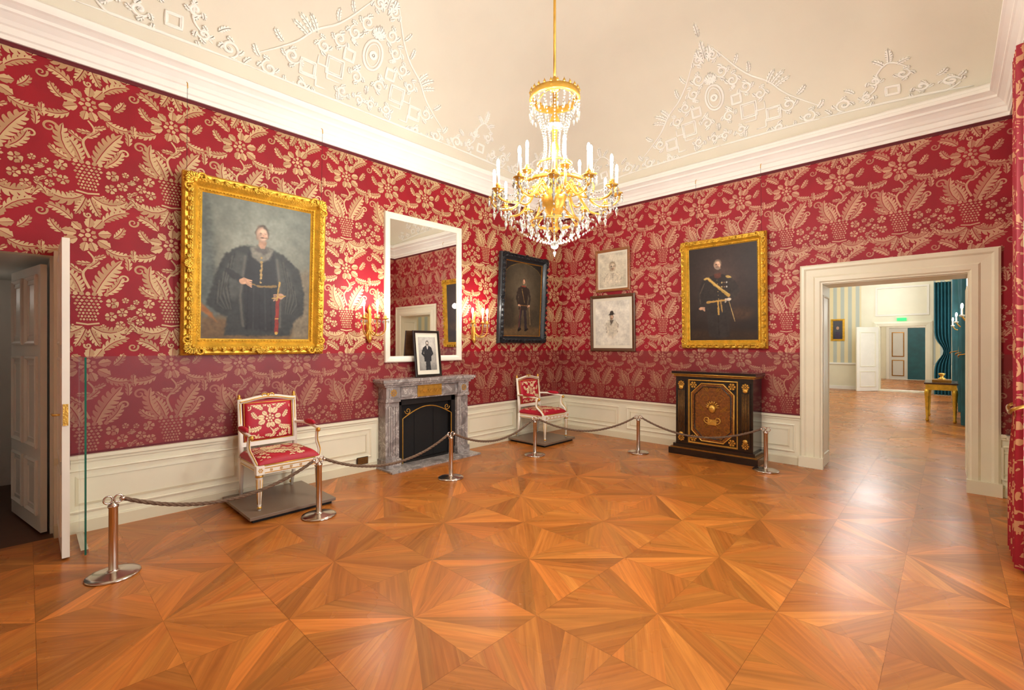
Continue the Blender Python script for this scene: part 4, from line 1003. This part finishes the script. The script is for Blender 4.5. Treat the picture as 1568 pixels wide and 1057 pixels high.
for k in range(12):
    a0=2*pi*k/12+.13; a1=a0+2*pi/12
    for j in range(9):
        t=j/8; a=a0+(a1-a0)*t; r=.49-.05*math.sin(pi*t); z=2.79-.10*math.sin(pi*t); mb.gem((cx+r*math.cos(a),cy+r*math.sin(a),z),.008,.02,M_crys)
    for j in range(16):
        t=j/15; r=.48*(1-t)**1.1+.03; z=2.74-.30*t-.07*math.sin(pi*t); mb.gem((cx+r*math.cos(a0),cy+r*math.sin(a0),z),.009,.022,M_crys)
    for j in range(12):
        t=j/11; r=.27+.2*t; z=2.9-.09*t-.07*math.sin(pi*t); mb.gem((cx+r*math.cos(a0),cy+r*math.sin(a0),z),.008,.02,M_crys)
    for rr,zz in ((.38,2.66),(.28,2.6),(.2,2.54)):
        mb.gem((cx+rr*math.cos(a0+.26),cy+rr*math.sin(a0+.26),zz),.018,.09,M_crys); mb.gem((cx+rr*math.cos(a0+.26),cy+rr*math.sin(a0+.26),zz+.05),.009,.025,M_crys)
mb.ring((cx,cy,0),[(.19,2.60),(.2,2.595),(.205,2.61),(.19,2.615),(.19,2.60)],30,M_gilt)
for k in range(6):
    a=2*pi*k/6; mb.tube([(cx+.1*math.cos(a),cy+.1*math.sin(a),2.7),(cx+.19*math.cos(a),cy+.19*math.sin(a),2.61)],.006,5,M_gilt)
mb.ell((cx,cy,2.42),(.035,.035,.035),M_crys,12,8); mb.gem((cx,cy,2.36),.015,.06,M_crys); mb.lathe((cx,cy,2.45),[(.008,0),(.012,.02),(.006,.06)],8,M_gilt)
mb.obj('crystal_chandelier')
def plight(n,loc,e,col=(1,.95,.86),r=.05):
    l=bpy.data.lights.new(n,'POINT'); l.energy=e; l.color=col; l.shadow_soft_size=r
    o=bpy.data.objects.new(n,l); o.location=loc; bpy.context.collection.objects.link(o)
CL=(.97,.98,.92)
for k in range(6):
    a=2*pi*k/6+.13; plight('chandelier_light',(cx+.5*math.cos(a),cy+.5*math.sin(a),3.14),40,CL,.07)
plight('chandelier_light',(cx,cy,2.22),45,CL,.1)
def alight(n,loc,rot,sx,sy,e,col=(.88,.95,1)):
    l=bpy.data.lights.new(n,'AREA'); l.shape='RECTANGLE'; l.size=sx; l.size_y=sy; l.energy=e; l.color=col
    o=bpy.data.objects.new(n,l); o.location=loc; o.rotation_euler=rot; bpy.context.collection.objects.link(o)
for a,b in WN: alight('window_daylight',(W+.16,(a+b)/2,1.9),(0,pi/2,0),2.6,1.2,75)
# ------------------------------------------------------------ curtain right
def curt_mat():
    m,nt,b=nodes('curtain_damask'); N=nt.nodes;L=nt.links
    tc=N.new('ShaderNodeTexCoord'); v=N.new('ShaderNodeTexNoise'); v.inputs['Scale'].default_value=7; v.inputs['Detail'].default_value=2; v.inputs['Distortion'].default_value=2.5
    L.new(tc.outputs['Object'],v.inputs['Vector']); r=N.new('ShaderNodeValToRGB'); r.color_ramp.interpolation='CONSTANT'; e=r.color_ramp.elements
    e[0].color=(*lin((150,12,36)),1); e[1].position=.56; e[1].color=(*lin((195,140,100)),1); L.new(v.outputs['Fac'],r.inputs[0]); L.new(r.outputs[0],b.inputs['Base Color']); b.inputs['Roughness'].default_value=.5
    return m
M_curt=curt_mat()
def curtain(name,x,y0,y1,z0,z1,amp,nf,m,tie=None,upper=1.0,lower=1.0,alongx=False):
    mb=MB(); NU,NV=70,36; vs=[];fs=[]
    for j in range(NV+1):
        z=z0+(z1-z0)*j/NV; k=1
        if tie:
            g=math.exp(-((z-tie)/.3)**2); k=(lower if z<tie else upper)*(1-g)+.45*g
        for i in range(NU+1):
            t=i/NU; p=(x+amp*math.sin(2*pi*nf*t)*(.7+.3*k),y0+(y1-y0)*t*k,z); vs.append((p[1],p[0],z) if alongx else p)
    for j in range(NV):
        for i in range(NU): a=j*(NU+1)+i; fs.append((a,a+1,a+NU+2,a+NU+1))
    mb.add(vs,fs,m,True)
    if tie and not alongx:
        yk=y0+(y1-y0)*.47; mb.tube(catm([(x+amp*.8,y0,tie+.04),(x-amp*1.3,y0,tie),(x-amp*1.4,(y0+yk)/2,tie-.04),(x-amp*1.3,yk,tie),(x+amp*.8,yk,tie+.04)],5),.012,6,M_giltD)
    return mb.obj(name)
curtain('window_curtain',5.77,-2.35,-1.72,.02,3.7,.04,5,M_curt,1.15,.5,1.0)
# ------------------------------------------------------------ enfilade room beyond
P2=lambda u,z,o:(u,13.4-o,z)
mb=MB()
for r in ((1.4,3.63,0,4.3),(3.63,4.8,2.25,4.3),(4.8,6.3,0,4.3)): mb.boxP(P2,*r,-.3,0,M_cream)
mb.boxP(P2,1.5,3.1,.95,4.1,0,.006,M_stripe); mb.boxP(P2,5.0,5.95,.95,4.1,0,.006,M_stripe)
mb.boxP(P2,1.5,3.45,0,.12,0,.03,M_white); mb.boxP(P2,1.5,3.45,.9,.96,0,.04,M_white)
mb.frame(P2,3.45,4.98,-.1,2.4,[(0,0),(0,.04),(.06,.05),(.16,.04),(.17,0)],M_cream)
mb.frame(P2,3.5,4.9,2.6,3.6,[(0,0),(0,.03),(.05,.03),(.06,0)],M_white)
mb.boxP(P2,1.5,6,4.1,4.3,0,.12,M_white)
mb.obj('wall_far')
mb=MB(); mb.box(4.08,4.33,13.33,13.345,2.42,2.52,emis('exit_sign_green',(40,180,90),2)); mb.obj('exit_sign')
mb=MB(); mb.box(1.4,1.5,.5,13.4,0,4.3,M_stripe); mb.obj('wall_far_left')
mb=MB()
ys=[.5,2.0,3.4,5.0,6.4,8.0,9.4,11.0,12.4,13.4]
for i in range(9):
    if i%2==0: mb.box(5.95,6.3,ys[i],ys[i+1],0,4.3,M_stripe)
    else: mb.box(5.95,6.3,ys[i],ys[i+1],0,.6,M_white); mb.box(5.95,6.3,ys[i],ys[i+1],3.3,4.3,M_white)
mb.obj('wall_far_window_side')
for i in (1,3,5,7):
    c=(ys[i]+ys[i+1])/2; mb=MB(); PW2=lambda u,z,o:(6.1-o,u,z)
    mb.frame(PW2,ys[i],ys[i+1],.6,3.3,[(0,0),(0,.05),(.07,.05),(.07,0)],M_white); mb.boxP(PW2,c-.03,c+.03,.6,3.3,0,.05,M_white); mb.boxP(PW2,ys[i],ys[i+1],1.9,1.95,0,.04,M_white)
    mb.obj('window_%d'%(3+i//2)); alight('window_daylight',(6.2,c,1.95),(0,pi/2,0),2.5,1.3,48,(.86,.94,1))
mb=MB(); mb.box(1.4,6.3,.5,13.4,4.3,4.4,M_white); mb.box(1.4,6.3,13.7,21.2,4.3,4.4,M_white); mb.obj('ceiling_far')
for y0,y1,x in ((5.5,6.2,5.62),(8.0,8.6,5.60),(10.4,11.1,5.50)): curtain('teal_curtain',x,y0,y1,.02,3.5,.07,5,M_teal,1.4,.8,.9)
curtain('teal_curtain',12.9,5.42,5.02,.02,3.6,.06,5,M_teal,1.4,1.0,1.0,True)
mb=MB(); mb.box(2.0,2.1,13.7,21,0,4.3,M_cream); mb.box(5.95,6.05,13.7,21,0,4.3,M_cream); mb.box(1.4,6.3,21,21.2,0,4.3,M_cream)
Pf=lambda u,z,o:(u,21-o,z)
mb.frame(Pf,3.2,4.7,-.1,2.5,[(0,0),(0,.05),(.1,.05),(.12,0)],M_white)
mb.obj('wall_far_end')
mb=MB(); mb.boxP(Pf,3.3,3.95,0,2.38,0.001,.03,M_door)
for c,d in ((.15,.9),(1.05,2.2)): mb.frame(Pf,3.4,3.85,c,d,[(0,.03),(0,.04),(.03,.045),(.04,.03)],M_giltD)
mb.boxP(Pf,3.97,4.6,0,2.38,0.001,.02,M_teal); mb.obj('door_4')
mb=MB()
Po=lambda u,z,o:(3.58-u*.62+o*.78,13.3-u*.78-o*.62,z)
mb.boxP(Po,0,.85,.01,2.22,-.02,.02,M_cwhite)
for c,d in ((.15,.7),(.85,2.05)): mb.frame(Po,.12,.73,c,d,[(0,0),(0,.01),(.02,.015),(.03,0)],M_cream,base=.02)
mb.obj('door_5')
E=empty('framed_portrait_painting'); gilt_frame('f',P2,2.2,2.62,1.75,2.55,.07,M_giltF,E,False,.05)
paint('canvas',P2,2.26,2.56,1.81,2.49,.02,bg((60,60,66),(90,90,96),None,.2),[('e',.5,.6,.14,.2,0,skin,.04),('p',[(.2,.0),(.3,.4),(.7,.4),(.8,0)],(60,50,70),.04)],M_canvas,E,n=40)
mb=MB(); tx0,tx1,ty0,ty1=5.02,5.5,5.95,7.0
mb.box(tx0-.02,tx1+.02,ty0-.02,ty1+.02,.78,.81,M_tabletop); mb.box(tx0,tx1,ty0,ty1,.66,.78,M_giltF)
for x in (tx0+.03,tx1-.03):
    for y in (ty0+.03,ty1-.03): mb.lathe((x,y,0),[(.022,0),(.034,.03),(.022,.06),(.04,.5),(.05,.6),(.04,.67)],10,M_giltF)
mb.obj('gilt_console_table')
mb=MB(); mb.box(5.12,5.42,6.2,6.7,.811,.86,M_giltD); mb.lathe((5.27,6.45,.86),[(.08,0),(.05,.03),(.02,.06),(.05,.1),(.06,.13),(.0,.14)],12,M_gilt); mb.obj('desk_ornament')
def wsconce2(x,y):
    mb=MB(); mb.box(5.90,5.949,y-.03,y+.03,1.9,2.3,M_gilt)
    for dy in (-.12,0,.12):
        mb.tube(catm([(5.92,y,2.1),(x+.1,y+dy,2.0),(x,y+dy,2.1)],6),.01,6,M_gilt); mb.lathe((x,y+dy,2.1),[(.03,0),(.04,.02),(.012,.03),(.012,.14)],8,M_candle); mb.ell((x,y+dy,2.28),(.018,.018,.045),M_bulb,8,6)
    mb.obj('wall_sconce'); plight('sconce_light',(x-.1,y,2.4),8)
wsconce2(5.55,4.2); wsconce2(5.5,7.3); wsconce2(5.45,9.9)
plight('room_light',(3.6,5.5,3.5),80,(.97,.98,1),.5); plight('room_light',(3.6,10.5,3.5),120,(.97,.98,1),.5); plight('room_light',(4,17,3.3),150,(.97,.98,1),.3)
plight('room_light',(-1.6,-7.6,2.1),1.2,(1,.9,.8),.1)
# ------------------------------------------------------------ world, camera
w=bpy.data.worlds.new('sky'); sc.world=w; w.use_nodes=True; nt=w.node_tree; bgn=nt.nodes['Background']
sk=nt.nodes.new('ShaderNodeTexSky'); sk.sky_type='HOSEK_WILKIE'; nt.links.new(sk.outputs[0],bgn.inputs[0]); bgn.inputs[1].default_value=.8
cam=bpy.data.cameras.new('camera'); co=bpy.data.objects.new('camera',cam); bpy.context.collection.objects.link(co)
cam.sensor_width=36; cam.lens=36*706.43/1568; cam.clip_start=.02
co.location=(5.404,-7.085,1.6); co.rotation_euler=(pi/2,0,math.radians(43.543)); sc.camera=co
sc.view_settings.view_transform='Standard'; sc.view_settings.look='None'; sc.view_settings.exposure=0.0
